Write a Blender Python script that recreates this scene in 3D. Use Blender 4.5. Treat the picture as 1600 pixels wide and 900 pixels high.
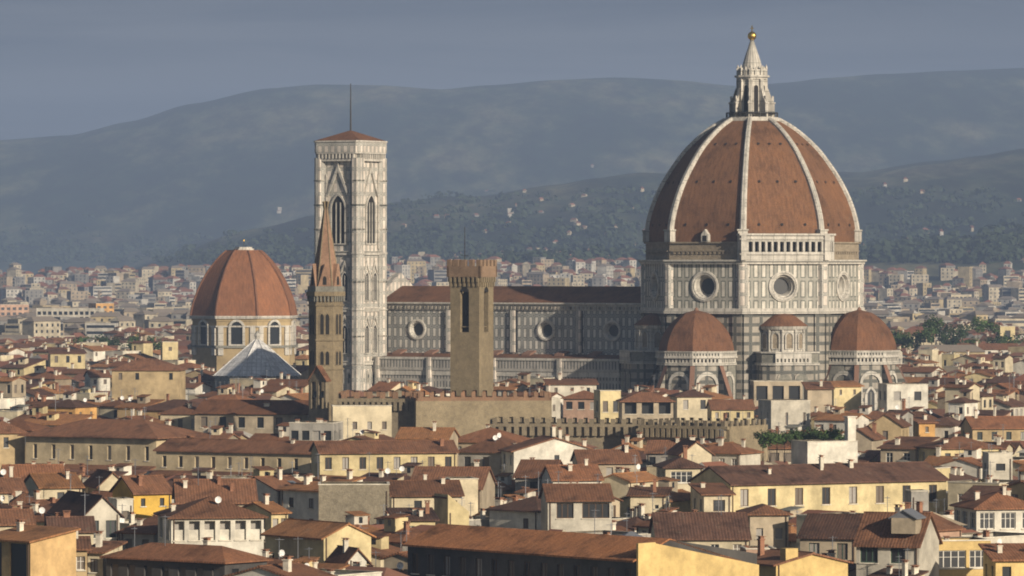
import bpy, math, random
from mathutils import Vector, noise as mnoise
from math import sin, cos, radians, pi, sqrt, atan2, tan
rnd = random.Random(7)
for o in list(bpy.data.objects): bpy.data.objects.remove(o)
scene = bpy.context.scene
COL = scene.collection

# ------------------------------------------------------------------ camera
CAM_H, F, HOR = 54.0, 7800.0, 412.0            # metres above the streets, focal length in photo pixels, horizon row
cam_d = bpy.data.cameras.new('camera'); cam = bpy.data.objects.new('camera', cam_d); COL.objects.link(cam)
cam.location = (0, 0, CAM_H); cam.rotation_euler = (pi/2, 0, 0)
cam_d.sensor_width = 36.0; cam_d.lens = 36.0*F/1600.0
cam_d.shift_y = -(450.0-HOR)/1600.0
cam_d.clip_start = 5; cam_d.clip_end = 60000
scene.camera = cam

# ------------------------------------------------------------------ world + sun
SUN_PHI, SUN_EL = 40.0, 19.0                   # to the right behind the camera, low morning sun
sd = Vector((sin(radians(SUN_PHI))*cos(radians(SUN_EL)), -cos(radians(SUN_PHI))*cos(radians(SUN_EL)), sin(radians(SUN_EL))))
w = bpy.data.worlds.new('World'); scene.world = w; w.use_nodes = True
nt = w.node_tree; nt.nodes.clear()
N = nt.nodes.new; L = nt.links.new
out = N('ShaderNodeOutputWorld'); bg = N('ShaderNodeBackground'); L(bg.outputs[0], out.inputs[0])
SKY = 0.05
bg.inputs[1].default_value = SKY
sky = N('ShaderNodeTexSky'); sky.sky_type = 'NISHITA'; sky.sun_disc = False
sky.sun_elevation = radians(SUN_EL); sky.sun_rotation = atan2(sd.x, sd.y)
sky.air_density = 1.0; sky.dust_density = 1.5
# a bank of storm cloud over the far half of the sky
tc = N('ShaderNodeTexCoord'); sep = N('ShaderNodeSeparateXYZ'); L(tc.outputs['Generated'], sep.inputs[0])
mp = N('ShaderNodeMapping'); mp.inputs['Scale'].default_value = (5, 5, 66); L(tc.outputs['Generated'], mp.inputs[0])
nz = N('ShaderNodeTexNoise'); nz.inputs['Scale'].default_value = 1.3; nz.inputs['Detail'].default_value = 6; nz.inputs['Roughness'].default_value = .55
nz.inputs['Distortion'].default_value = .6
L(mp.outputs[0], nz.inputs['Vector'])
cr = N('ShaderNodeValToRGB'); gz = N('ShaderNodeMath'); gz.operation = 'MULTIPLY_ADD'; gz.inputs[1].default_value = -14; gz.inputs[2].default_value = 14*.044; L(sep.outputs['Z'], gz.inputs[0])
gc = N('ShaderNodeClamp'); gc.inputs[1].default_value = -.12; gc.inputs[2].default_value = .12; L(gz.outputs[0], gc.inputs[0])
ga_ = N('ShaderNodeMath'); ga_.operation = 'ADD'; L(nz.outputs['Fac'], ga_.inputs[0]); L(gc.outputs[0], ga_.inputs[1]); L(ga_.outputs[0], cr.inputs[0])
def k_(c): return (c[0]/SKY, c[1]/SKY, c[2]/SKY, 1)
CLOUD_LO, CLOUD_HI = (.036, .048, .074), (.124, .130, .146)
cr.color_ramp.elements[0].position = .36; cr.color_ramp.elements[0].color = k_(CLOUD_LO)
cr.color_ramp.elements[1].position = .64; cr.color_ramp.elements[1].color = k_(CLOUD_HI)
mr = N('ShaderNodeMapRange'); mr.inputs['From Min'].default_value = -.55; mr.inputs['From Max'].default_value = .35
L(sep.outputs['Y'], mr.inputs['Value'])
mx = N('ShaderNodeMix'); mx.data_type = 'RGBA'
L(mr.outputs[0], mx.inputs[0]); L(sky.outputs[0], mx.inputs[6]); L(cr.outputs[0], mx.inputs[7])
L(mx.outputs[2], bg.inputs[0])

sun_d = bpy.data.lights.new('sun', 'SUN'); sun_d.energy = 5.0; sun_d.angle = radians(0.55); sun_d.color = (1.0, .87, .70)
sun = bpy.data.objects.new('sun', sun_d); COL.objects.link(sun); sun.location = (200, -200, 300)
sun.rotation_euler = sd.to_track_quat('Z', 'Y').to_euler()

vs = scene.view_settings; vs.view_transform = 'Standard'; vs.look = 'None'; vs.gamma = 1; vs.use_curve_mapping = False
vs.exposure = 0.40
scene.cycles.max_bounces = 6; scene.cycles.diffuse_bounces = 3; scene.cycles.volume_bounces = 1
scene.cycles.use_denoising = True; scene.cycles.glossy_bounces = 2; scene.cycles.transmission_bounces = 1
scene.cycles.filter_width = 1.9

def P(px, py, z):                              # the place whose image falls on a photo pixel, given its height
    D = (CAM_H-z)*F/(py-HOR)
    return Vector(((px-800)/F*D, D, z))
def toPx(v):
    return (800+v[0]/v[1]*F, HOR+(CAM_H-v[2])/v[1]*F)

# ------------------------------------------------------------------ materials
MATS = {}
def new_mat(name):
    m = bpy.data.materials.new(name); m.use_nodes = True
    n = m.node_tree; n.nodes.clear()
    o = n.nodes.new('ShaderNodeOutputMaterial'); b = n.nodes.new('ShaderNodeBsdfPrincipled')
    n.links.new(b.outputs[0], o.inputs[0]); b.inputs['Roughness'].default_value = .9
    b.inputs['Specular IOR Level'].default_value = .25
    return m, n, b
def mixn(n, a, b, fac, blend='MIX'):
    x = n.nodes.new('ShaderNodeMix'); x.data_type = 'RGBA'; x.blend_type = blend
    for s, v in ((0, fac), (6, a), (7, b)):
        if isinstance(v, (int, float)): x.inputs[s].default_value = v
        elif isinstance(v, tuple): x.inputs[s].default_value = v+(1,) if len(v) == 3 else v
        else: n.links.new(v, x.inputs[s])
    return x.outputs[2]
def noise_n(n, vec, scale, detail=3, rough=.5, map_scale=None):
    if map_scale:
        m = n.nodes.new('ShaderNodeMapping'); m.inputs['Scale'].default_value = map_scale
        n.links.new(vec, m.inputs[0]); vec = m.outputs[0]
    x = n.nodes.new('ShaderNodeTexNoise'); x.inputs['Scale'].default_value = scale
    x.inputs['Detail'].default_value = detail; x.inputs['Roughness'].default_value = rough
    n.links.new(vec, x.inputs['Vector']); return x.outputs['Fac']
def ramp(n, fac, *stops):
    r = n.nodes.new('ShaderNodeValToRGB'); n.links.new(fac, r.inputs[0])
    e = r.color_ramp.elements
    while len(e) < len(stops): e.new(.5)
    for i, (p, c) in enumerate(stops):
        e[i].position = p; e[i].color = (c, c, c, 1) if isinstance(c, (int, float)) else (c[0], c[1], c[2], 1)
    return r.outputs[0]
def rand_tint(n, col, lo=.85, hi=1.12):
    oi = n.nodes.new('ShaderNodeObjectInfo')
    r = n.nodes.new('ShaderNodeMapRange'); r.inputs[3].default_value = lo; r.inputs[4].default_value = hi
    n.links.new(oi.outputs['Random'], r.inputs[0])
    return mixn(n, col, r.outputs[0], 1.0, 'MULTIPLY')
def bump(n, b, h, strength=.4, dist=.05):
    x = n.nodes.new('ShaderNodeBump'); x.inputs['Strength'].default_value = strength; x.inputs['Distance'].default_value = dist
    n.links.new(h, x.inputs['Height']); n.links.new(x.outputs[0], b.inputs['Normal'])
def coords(n, kind='Object'):
    t = n.nodes.new('ShaderNodeTexCoord'); return t.outputs[kind]

def plaster(name, c, stain=.38, scale=1.0):
    if name in MATS: return MATS[name]
    m, n, b = new_mat(name); v = coords(n)
    big = ramp(n, noise_n(n, v, .22*scale, 5, .65), (.35, 1-stain), (.62, 1.08))
    col = mixn(n, c, big, 1.0, 'MULTIPLY')
    st = ramp(n, noise_n(n, v, 1.0, 4, .6, (.9, .9, .3)), (.36, 1-stain*.7), (.6, 1.03))
    col = mixn(n, col, st, .4, 'MULTIPLY')
    fine = ramp(n, noise_n(n, v, 3.2, 4, .7), (.3, .86), (.7, 1.1))
    col = mixn(n, col, fine, .6, 'MULTIPLY')
    n.links.new(rand_tint(n, col, .9, 1.08), b.inputs['Base Color']); bump(n, b, fine, .3, .03)
    MATS[name] = m; return m
def stone(name, c, c2, sc=1.0):
    if name in MATS: return MATS[name]
    m, n, b = new_mat(name); v = coords(n)
    a = ramp(n, noise_n(n, v, .9*sc, 6, .7), (.32, c2), (.6, c))
    f = ramp(n, noise_n(n, v, 4*sc, 3, .7), (.32, .68), (.7, 1.2))
    s = ramp(n, noise_n(n, v, .16, 3, .6), (.35, .78), (.65, 1.1))
    col = mixn(n, mixn(n, a, f, .8, 'MULTIPLY'), s, .9, 'MULTIPLY')
    n.links.new(col, b.inputs['Base Color']); bump(n, b, f, .6, .08)
    MATS[name] = m; return m
def tiles(name, c, dark=.42, row=.42, big=.25, tint=(.72, 1.22), wave=.5):
    """terracotta: UV u runs along the eave, v up the slope, both in metres"""
    if name in MATS: return MATS[name]
    m, n, b = new_mat(name); uv = coords(n, 'UV'); ob = coords(n)
    oi = n.nodes.new('ShaderNodeObjectInfo')
    a = ramp(n, noise_n(n, ob, big, 5, .65), (.32, tuple(x*dark for x in c)), (.5, c), (.72, (c[0]*1.18, c[1]*1.12, c[2]*1.02)))
    st = ramp(n, noise_n(n, uv, 1.0, 4, .65, (1.5, .35, 1)), (.35, .7), (.62, 1.14))
    col = mixn(n, a, st, .8, 'MULTIPLY')
    sp = ramp(n, noise_n(n, uv, 4.5, 2, .6), (.3, .55), (.7, 1.32))
    col = mixn(n, col, sp, .9, 'MULTIPLY')
    lich = ramp(n, noise_n(n, ob, .6, 5, .75), (.6, 0.0), (.74, 1.0))
    col = mixn(n, col, (.20, .17, .12), mixn(n, (0, 0, 0), lich, .45))
    wv = n.nodes.new('ShaderNodeTexWave'); wv.bands_direction = 'X'; wv.inputs['Scale'].default_value = .314/row
    n.links.new(uv, wv.inputs['Vector'])
    wr = ramp(n, wv.outputs['Fac'], (.0, .7), (.6, 1.08))
    col = mixn(n, col, wr, wave, 'MULTIPLY')
    n.links.new(rand_tint(n, col, *tint), b.inputs['Base Color']); bump(n, b, wv.outputs['Fac'], wave, .06)
    MATS[name] = m; return m
def flat(name, c, rough=.7, metal=0, spec=.3):
    if name in MATS: return MATS[name]
    m, n, b = new_mat(name)
    v = coords(n); f = ramp(n, noise_n(n, v, 2.0, 3, .6), (.3, .85), (.7, 1.1))
    n.links.new(mixn(n, c, f, .8, 'MULTIPLY'), b.inputs['Base Color'])
    b.inputs['Roughness'].default_value = rough; b.inputs['Metallic'].default_value = metal
    b.inputs['Specular IOR Level'].default_value = spec
    MATS[name] = m; return m
def marble(name, bw, bh, m1, m2, white, dark, mid=None, line=0.0, ox=0, oy=0, fine=True, band=None):
    """white marble inlaid with framed rectangles of dark green marble; UV in metres"""
    if name in MATS: return MATS[name]
    m, n, b = new_mat(name); uv = coords(n, 'UV'); ob = coords(n)
    mpn = n.nodes.new('ShaderNodeMapping'); mpn.inputs['Location'].default_value = (ox, oy, 0); n.links.new(uv, mpn.inputs[0])
    def br(ms):
        x = n.nodes.new('ShaderNodeTexBrick'); x.offset = 0; x.inputs['Scale'].default_value = 1
        x.inputs['Mortar Size'].default_value = ms; x.inputs['Mortar Smooth'].default_value = 0
        x.inputs['Brick Width'].default_value = bw; x.inputs['Row Height'].default_value = bh
        n.links.new(mpn.outputs[0], x.inputs['Vector']); return x.outputs['Fac']
    f1, f2 = br(m1), br(m2)
    sub = n.nodes.new('ShaderNodeMath'); sub.operation = 'SUBTRACT'; n.links.new(f2, sub.inputs[0]); n.links.new(f1, sub.inputs[1])
    base = white
    nz_ = ramp(n, noise_n(n, ob, .35, 6, .7), (.3, .62), (.62, 1.08))
    if mid:
        base = mixn(n, mid, white, f2)
    col = mixn(n, base, dark, sub.outputs[0])
    if line: col = mixn(n, col, dark, br(line))
    if band:
        wv = n.nodes.new('ShaderNodeTexWave'); wv.bands_direction = 'Y'; wv.inputs['Scale'].default_value = .314/band
        n.links.new(uv, wv.inputs['Vector']); col = mixn(n, col, dark, ramp(n, wv.outputs['Fac'], (.78, 0.), (.86, .75)))
    col = mixn(n, col, nz_, .9, 'MULTIPLY')
    st = ramp(n, noise_n(n, ob, 1.0, 4, .6, (1.2, 1.2, .12)), (.36, .72), (.6, 1.05))
    col = mixn(n, col, st, .7, 'MULTIPLY')
    n.links.new(col, b.inputs['Base Color']); b.inputs['Roughness'].default_value = .6
    bump(n, b, nz_, .3, .05)
    MATS[name] = m; return m

GREEN = (.10, .115, .10)
M_white = marble('marble_white', 3.1, 2.6, .0, .09, (.52, .49, .43), (.27, .265, .23))
M_drum = marble('marble_drum', 2.1, 5.0, .36, .62, (.34, .33, .285), (.125, .135, .115), (.60, .565, .49), .0, 0, 0)
M_nave = marble('marble_nave', 1.75, 3.1, .26, .47, (.42, .41, .375), (.085, .097, .09), (.58, .55, .49), .07)
M_gall = marble('marble_gallery', .95, 2.9, .0, .34, (.07, .075, .075), (.40, .375, .33), None)
M_aisle = marble('marble_aisle', 6.6, 1.5, .0, .20, (.38, .36, .32), (.11, .115, .11), None, 0, 0, 0)
M_camp = marble('marble_campanile', 2.0, 3.3, .24, .44, (.62, .585, .52), (.21, .215, .19), (.66, .59, .51), .09)
M_low = marble('marble_apse', 3.0, 2.4, .2, .42, (.24, .23, .20), (.07, .075, .065), (.33, .30, .25), .12)
M_lowplain = stone('marble_weathered', (.25, .24, .20), (.15, .15, .13))
M_rough = stone('rough_masonry', (.30, .25, .18), (.20, .165, .12))
M_brickdome = tiles('dome_tiles', (.172, .087, .045), .55, .9, .12, (.96, 1.02), .12)
M_smalldome = tiles('apse_tiles', (.165, .080, .043), .58, .8, .2, (.96, 1.02), .15)
M_dark = flat('dark_glass', (.018, .02, .022), .35, 0, .5)
M_closed = flat('closed_shutters', (.15, .125, .10), .8); M_curtshade = flat('curtain_and_loggia_shade', (.30, .28, .25), .5)
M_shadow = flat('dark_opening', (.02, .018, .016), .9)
M_gold = flat('gilded_copper', (.85, .55, .14), .3, 1)
M_iron = flat('iron', (.05, .05, .05), .6, .5)
M_pink = flat('worn_tile', (.20, .115, .08), .9)
ROOFS = [tiles('roof_tiles_brown', (.190, .092, .051)), tiles('roof_tiles_red', (.228, .104, .053)),
         tiles('roof_tiles_dark', (.115, .062, .043)), tiles('roof_tiles_orange', (.30, .145, .064))]
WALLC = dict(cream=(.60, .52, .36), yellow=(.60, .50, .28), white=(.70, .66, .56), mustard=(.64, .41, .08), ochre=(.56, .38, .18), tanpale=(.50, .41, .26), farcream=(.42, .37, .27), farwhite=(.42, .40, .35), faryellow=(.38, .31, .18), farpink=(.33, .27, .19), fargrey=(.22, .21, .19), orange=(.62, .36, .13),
             beige=(.42, .35, .25), tan=(.42, .32, .18), grey=(.34, .32, .28), dark=(.075, .07, .065), pink=(.47, .31, .22), pale=(.55, .51, .42),  # dark: shade of the fronts turned from the sun, put into the plaster colour
             gold=(.64, .47, .20))
def wallmat(k):
    if k == 'stone': return stone('wall_stone', (.31, .25, .17), (.22, .17, .115))
    if k == 'roughstone': return stone('wall_rough_stone', (.27, .235, .17), (.18, .155, .11), 1.4)
    return plaster('plaster_'+k, WALLC[k])
M_frame = flat('window_frame_white', (.62, .60, .54)); M_brownframe = flat('window_frame_brown', (.10, .06, .035))
M_shutter = flat('shutter_brown', (.085, .055, .035)); M_shutg = flat('shutter_green', (.05, .085, .06))
M_chim = plaster('plaster_chimney', (.66, .61, .50), .3, 3); M_chimr = plaster('brick_chimney', (.30, .15, .09), .3, 3)
M_metal = flat('sheet_metal', (.20, .21, .23), .5, .3); M_dish = flat('dish_white', (.7, .7, .68), .5)

# ------------------------------------------------------------------ mesh builder
class MB:
    def __init__(s): s.v = []; s.f = []; s.m = []; s.uv = []; s.mats = []
    def mi(s, mat):
        if mat not in s.mats: s.mats.append(mat)
        return s.mats.index(mat)
    def face(s, pts, mat, uv=None):
        i = len(s.v); s.v.extend(tuple(p) for p in pts); s.f.append(tuple(range(i, i+len(pts)))); s.m.append(s.mi(mat))
        if uv is None:
            a = Vector(pts[0]); e = Vector(pts[1])-a
            if e.length < 1e-6: e = Vector((1, 0, 0))
            e.normalize(); nn = e.cross(Vector(pts[-1])-a)
            if nn.length < 1e-9: nn = Vector((0, 0, 1))
            nn.normalize(); g = nn.cross(e)
            if abs(nn.z) < .9:                       # metres along the horizontal and up the surface
                e = Vector((0, 0, 1)).cross(nn); e.normalize(); g = nn.cross(e)
            uv = [(Vector(p).dot(e), Vector(p).dot(g)) for p in pts]
        s.uv.extend(uv)
    def box(s, x0, x1, y0, y1, z0, z1, mat, rot=0, at=(0, 0, 0), bottom=True):
        c = [(x0, y0), (x1, y0), (x1, y1), (x0, y1)]
        if rot: c = [(x*cos(rot)-y*sin(rot), x*sin(rot)+y*cos(rot)) for x, y in c]
        c = [(x+at[0], y+at[1]) for x, y in c]
        s.prism(c, z0+at[2], z1+at[2], mat, bottom)
    def prism(s, c, z0, z1, mat, bottom=True, topmat=None):
        n = len(c)
        for i in range(n):
            a, b = c[i], c[(i+1) % n]
            s.face([(a[0], a[1], z0), (b[0], b[1], z0), (b[0], b[1], z1), (a[0], a[1], z1)], mat)
        s.face([(p[0], p[1], z1) for p in c], topmat or mat)
        if bottom: s.face([(p[0], p[1], z0) for p in reversed(c)], mat)
    def frustum(s, n, prof, mat, a0=0, cx=0, cy=0, caps=True):
        rings = [[(cx+r*cos(a0+2*pi*k/n), cy+r*sin(a0+2*pi*k/n), z) for k in range(n)] for r, z in prof]
        for i in range(len(rings)-1):
            for k in range(n):
                k2 = (k+1) % n
                s.face([rings[i][k], rings[i][k2], rings[i+1][k2], rings[i+1][k]], mat)
        if caps:
            s.face(rings[-1], mat); s.face(list(reversed(rings[0])), mat)
    def slab(s, p, th, mat, side=None):           # four points counter-clockwise seen from above; thickness down
        q = [(a[0], a[1], a[2]-th) for a in p]
        s.face(p, mat); s.face(list(reversed(q)), side or mat)
        for i in range(4):
            j = (i+1) % 4; s.face([q[i], q[j], p[j], p[i]], side or mat)
    def hull(s, pts_uv, fr, d0, d1, mat):          # polygon in a facade frame, pushed from depth d0 to d1
        a = [fr(u, v, d0) for u, v in pts_uv]; b = [fr(u, v, d1) for u, v in pts_uv]
        s.face(b, mat)
        for i in range(len(a)):
            j = (i+1) % len(a); s.face([a[i], a[j], b[j], b[i]], mat)
    def build(s, name, parent=None, smooth=False):
        me = s.mesh(name, smooth)
        return link(name, me, parent)
    def mesh(s, name, smooth=False):
        me = bpy.data.meshes.new(name); me.from_pydata(s.v, [], s.f); me.update()
        for m in s.mats: me.materials.append(m)
        me.polygons.foreach_set('material_index', s.m)
        if smooth: me.polygons.foreach_set('use_smooth', [True]*len(s.f))
        l = me.uv_layers.new(name='UVMap'); l.data.foreach_set('uv', [c for q in s.uv for c in q])
        return me
def link(name, me, parent=None, loc=None, rz=None):
    o = bpy.data.objects.new(name, me); COL.objects.link(o)
    if parent: o.parent = parent
    if loc is not None: o.location = loc
    if rz is not None: o.rotation_euler = (0, 0, rz)
    return o
def tag(o, label=None, cat=None, group=None, kind=None):
    if label: o['label'] = label
    if cat: o['category'] = cat
    if group: o['group'] = group
    if kind: o['kind'] = kind
    return o
def thing(name, label, cat, loc, rz=0, group=None):
    o = bpy.data.objects.new(name, None); COL.objects.link(o); o.location = loc; o.rotation_euler = (0, 0, rz); o.empty_display_size = 2
    return tag(o, label, cat, group)

class Frame:                                       # facade frame: u along the wall (to the right seen from outside), v up, d outwards
    def __init__(s, ox, oy, phi): s.o = (ox, oy); s.U = (cos(phi), sin(phi)); s.N = (sin(phi), -cos(phi)); s.phi = phi
    def __call__(s, u, v, d=0): return (s.o[0]+u*s.U[0]+d*s.N[0], s.o[1]+u*s.U[1]+d*s.N[1], v)
def wall_grid(mb, fr, u0, u1, v0, v1, holes, rec, mat, rmat=None, back=None):
    rmat = rmat or mat
    us = sorted({u0, u1, *[h[0] for h in holes], *[h[2] for h in holes]}); vv = sorted({v0, v1, *[h[1] for h in holes], *[h[3] for h in holes]})
    for i in range(len(us)-1):
        a, b = us[i], us[i+1]; cu = (a+b)/2; run = None
        for j in range(len(vv)-1):
            c, d = vv[j], vv[j+1]; cv = (c+d)/2
            hole = any(h[0] < cu < h[2] and h[1] < cv < h[3] for h in holes)
            if hole:
                if run is not None: mb.face([fr(a, run), fr(b, run), fr(b, c), fr(a, c)], mat, [(a, run), (b, run), (b, c), (a, c)]); run = None
            elif run is None: run = c
        if run is not None: mb.face([fr(a, run), fr(b, run), fr(b, v1), fr(a, v1)], mat, [(a, run), (b, run), (b, v1), (a, v1)])
    for (a, c, b, d) in [h[:4] for h in holes]:
        mb.face([fr(a, c, 0), fr(b, c, 0), fr(b, c, -rec), fr(a, c, -rec)], rmat); mb.face([fr(a, d, -rec), fr(b, d, -rec), fr(b, d, 0), fr(a, d, 0)], rmat)
        mb.face([fr(a, c, 0), fr(a, c, -rec), fr(a, d, -rec), fr(a, d, 0)], rmat); mb.face([fr(b, c, -rec), fr(b, c, 0), fr(b, d, 0), fr(b, d, -rec)], rmat)
        if back: mb.face([fr(a, c, -rec), fr(b, c, -rec), fr(b, d, -rec), fr(a, d, -rec)], back)
def wall_round_hole(mb, fr, u0, u1, v0, v1, cu, cv, r, mat):
    A = [2*pi*k/32 for k in range(32)]+[atan2(b-cv, a-cu) % (2*pi) for a in (u0, u1) for b in (v0, v1)]
    A = sorted(set(round(a, 5) for a in A)); n = len(A)
    def edge(a):
        c, s_ = cos(a), sin(a); t = []
        if c > 1e-6: t.append((u1-cu)/c)
        if c < -1e-6: t.append((u0-cu)/c)
        if s_ > 1e-6: t.append((v1-cv)/s_)
        if s_ < -1e-6: t.append((v0-cv)/s_)
        t = min(t); return (cu+t*c, cv+t*s_)
    for i in range(n):
        a, b = A[i], A[(i+1) % n]
        q = [(cu+r*cos(a), cv+r*sin(a)), edge(a), edge(b), (cu+r*cos(b), cv+r*sin(b))]
        mb.face([fr(*p) for p in q], mat, q)
def ring(mb, fr, cu, cv, prof, mat, n=32, squash=1):   # prof: (radius, depth) pairs swept round a circle in the facade
    for i in range(len(prof)-1):
        (r0, d0), (r1, d1) = prof[i], prof[i+1]
        for k in range(n):
            a, b = 2*pi*k/n, 2*pi*(k+1)/n
            mb.face([fr(cu+r0*cos(a), cv+r0*sin(a), d0), fr(cu+r0*cos(b), cv+r0*sin(b), d0), fr(cu+r1*cos(b), cv+r1*sin(b), d1), fr(cu+r1*cos(a), cv+r1*sin(a), d1)], mat)
def disc(mb, fr, cu, cv, r, d, mat, n=32):
    mb.face([fr(cu+r*cos(2*pi*k/n), cv+r*sin(2*pi*k/n), d) for k in range(n)], mat)
def arch_pts(cu, v0, v1, w, pointed=False, n=8):     # closed outline of an arched opening, counter-clockwise
    h = w/2; pts = [(cu-h, v0), (cu+h, v0)]
    if pointed:
        sp = v1-w*.87
        for k in range(n+1):
            a = radians(60)*k/n; pts.append((cu-h+w*cos(a), sp+w*sin(a)))
        for k in range(1, n+1):
            a = radians(60)*(1-k/n); pts.append((cu+h-w*cos(a), sp+w*sin(a)))
    else:
        sp = v1-h
        for k in range(n+1):
            a = pi*k/n; pts.append((cu+h*cos(a), sp+h*sin(a)))
    return pts
def arch_window(parent, fr, cu, v0, v1, w, fw, mat, pane=None, pointed=False, mull=0, proud=.35, name='window'):
    """dark pane behind a surround standing proud of the wall"""
    mb = MB(); i = arch_pts(cu, v0, v1, w, pointed); o = arch_pts(cu, v0-fw*.6, v1+fw, w+2*fw, pointed)
    for k in range(len(i)):
        j = (k+1) % len(i)
        mb.face([fr(*o[k], proud), fr(*o[j], proud), fr(*i[j], proud), fr(*i[k], proud)], mat)
        mb.face([fr(*o[j], proud), fr(*o[k], proud), fr(*o[k], 0), fr(*o[j], 0)], mat)
        mb.face([fr(*i[k], proud), fr(*i[j], proud), fr(*i[j], .02), fr(*i[k], .02)], mat)
    f = mb.build(name, parent)
    pb = MB(); pb.face([fr(*p, .03) for p in i], pane or M_dark); pb.build('pane', f)
    for q in range(mull):
        c = cu-w/2+(q+1)*w/(mull+1); mm = MB(); t = .11
        mm.hull([(c-t, v0), (c+t, v0), (c+t, v1-w*.45), (c-t, v1-w*.45)], fr, .02, proud*.8, mat); mm.build('mullion', f)
    return f
# ------------------------------------------------------------------ terrain
def lerp_tab(t, x):
    if x <= t[0][0]: return t[0][1]
    for (a, b), (c, d) in zip(t, t[1:]):
        if x <= c:
            f = (x-a)/(c-a); f = f*f*(3-2*f)*.5+f*.5; return b+(d-b)*f
    return t[-1][1]
FAR = [(-400, 226), (-100, 222), (0, 219), (110, 213), (200, 193), (300, 166), (420, 141), (500, 134), (600, 133), (690, 138), (760, 131), (860, 122), (960, 118), (1060, 121), (1160, 130), (1230, 124), (1290, 117), (1380, 111), (1500, 107), (1600, 104), (2000, 98)]
MID = [(-400, 470), (100, 440), (190, 412), (250, 398), (330, 370), (400, 356), (480, 336), (560, 322), (620, 312), (760, 296), (860, 280), (930, 268), (1010, 260), (1150, 262), (1345, 258), (1450, 244), (1600, 232), (2000, 215)]
NEAR = [(-400, 450), (500, 425), (650, 408), (760, 398), (900, 390), (1000, 394), (1200, 396), (1345, 386), (1400, 380), (1500, 366), (1600, 350), (2000, 320)]
def sst(x): x = max(0., min(1., x)); return x*x*(3-2*x)
def hill_z(px, D):
    x = (px-800)/F*D
    n1 = mnoise.fractal(Vector((x/900, D/1300, 3.1)), 1.0, 2.0, 5)
    n2 = mnoise.fractal(Vector((x/1700, D/2600, 9.7)), 1.0, 2.0, 5)
    zn = (CAM_H+(HOR-lerp_tab(NEAR, px))*5200/F)*sst((D-4200)/1000)
    zm = (CAM_H+(HOR-lerp_tab(MID, px))*7400/F)*sst((D-5000)/2400)
    zf = (CAM_H+(HOR-lerp_tab(FAR, px))*12000/F)*sst((D-8300)/3700)
    n3 = mnoise.fractal(Vector((x/330, D/1500, 5.5)), 1.0, 2.0, 4)*14*sst((D-5200)/900)*(1 if D < 7300 else max(.3, 1-(D-7300)/1200)); zm += n3
    z = max(zn+n1*10*sst((D-4300)/700), zm+n1*24*sst((D-5000)/1200), zf+n2*14*sst((D-8600)/1500))
    if D > 12000: z -= (D-12000)*.15
    return z-3
def ray_hill(px, py):                              # where the sight line through a photo pixel first meets the hills
    D = 4400.
    while D < 12000:
        if CAM_H+(HOR-py)*D/F < hill_z(px, D): return Vector(((px-800)/F*D, D, hill_z(px, D)))
        D += 25
    return None
gm = new_mat('city_ground'); m, n, b = gm; v = coords(n)
c1 = ramp(n, noise_n(n, v, .004, 5, .6), (.4, (.055, .07, .04)), (.6, (.13, .12, .10)))
n.links.new(c1, b.inputs['Base Color']); MATS['city_ground'] = m
mb = MB(); mb.face([(-16500, -1500, 0), (16500, -1500, 0), (16500, 16000, 0), (-16500, 16000, 0)], m)
tag(mb.build('ground'), kind='structure', label='flat valley floor under the whole city')
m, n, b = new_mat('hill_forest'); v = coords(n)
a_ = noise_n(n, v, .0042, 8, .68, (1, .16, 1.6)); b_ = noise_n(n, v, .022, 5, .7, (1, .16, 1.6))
col = ramp(n, a_, (.38, (.006, .015, .009)), (.47, (.014, .027, .013)), (.53, (.052, .064, .032)), (.62, (.125, .12, .066)))  # woods and fields, darkened so cloud shade sits in their colour
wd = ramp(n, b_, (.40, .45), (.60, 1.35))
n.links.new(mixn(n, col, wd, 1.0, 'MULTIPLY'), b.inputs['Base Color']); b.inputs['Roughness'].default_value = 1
NX, DS = 520, []
d_ = 4100.
while d_ < 13500: DS.append(d_); d_ *= 1.0115
mb = MB(); verts = []
for D in DS:
    for i in range(NX+1):
        px = -500+2600*i/NX; verts.append(((px-800)/F*D, D, hill_z(px, D)))
faces = [(j*(NX+1)+i, j*(NX+1)+i+1, (j+1)*(NX+1)+i+1, (j+1)*(NX+1)+i) for j in range(len(DS)-1) for i in range(NX)]
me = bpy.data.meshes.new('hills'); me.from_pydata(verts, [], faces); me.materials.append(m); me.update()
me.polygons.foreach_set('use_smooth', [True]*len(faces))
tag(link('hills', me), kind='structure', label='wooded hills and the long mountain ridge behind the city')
# ------------------------------------------------------------------ air
HZ_TOP = 620
mb = MB(); mb.prism([(-17000, -2000), (17000, -2000), (17000, 16500), (-17000, 16500)], -30, HZ_TOP, M_white)
hz = mb.build('haze'); tag(hz, kind='stuff', label='thin blue haze over the valley')
hm = bpy.data.materials.new('haze_air'); hm.use_nodes = True; n = hm.node_tree; n.nodes.clear()
o = n.nodes.new('ShaderNodeOutputMaterial'); pv = n.nodes.new('ShaderNodeVolumePrincipled')
pv.inputs['Color'].default_value = HAZE_COL = (.36, .485, .74, 1); pv.inputs['Density'].default_value = 0.000098; pv.inputs['Anisotropy'].default_value = 0.0
n.links.new(pv.outputs[0], o.inputs['Volume']); hz.data.materials.clear(); hz.data.materials.append(hm)

# ================================================================== CATHEDRAL
TH = radians(-30)                                  # the nave axis: local x = east end, local -y = south side
DC = Vector((62.5, 1300, 0))
duomo = thing('cathedral', 'huge marble cathedral with a white ribbed terracotta dome and lantern', 'cathedral', DC, TH)
def octa(R, a0=22.5, n=8): return [(R*cos(radians(a0+45*k)), R*sin(radians(a0+45*k))) for k in range(n)]
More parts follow.
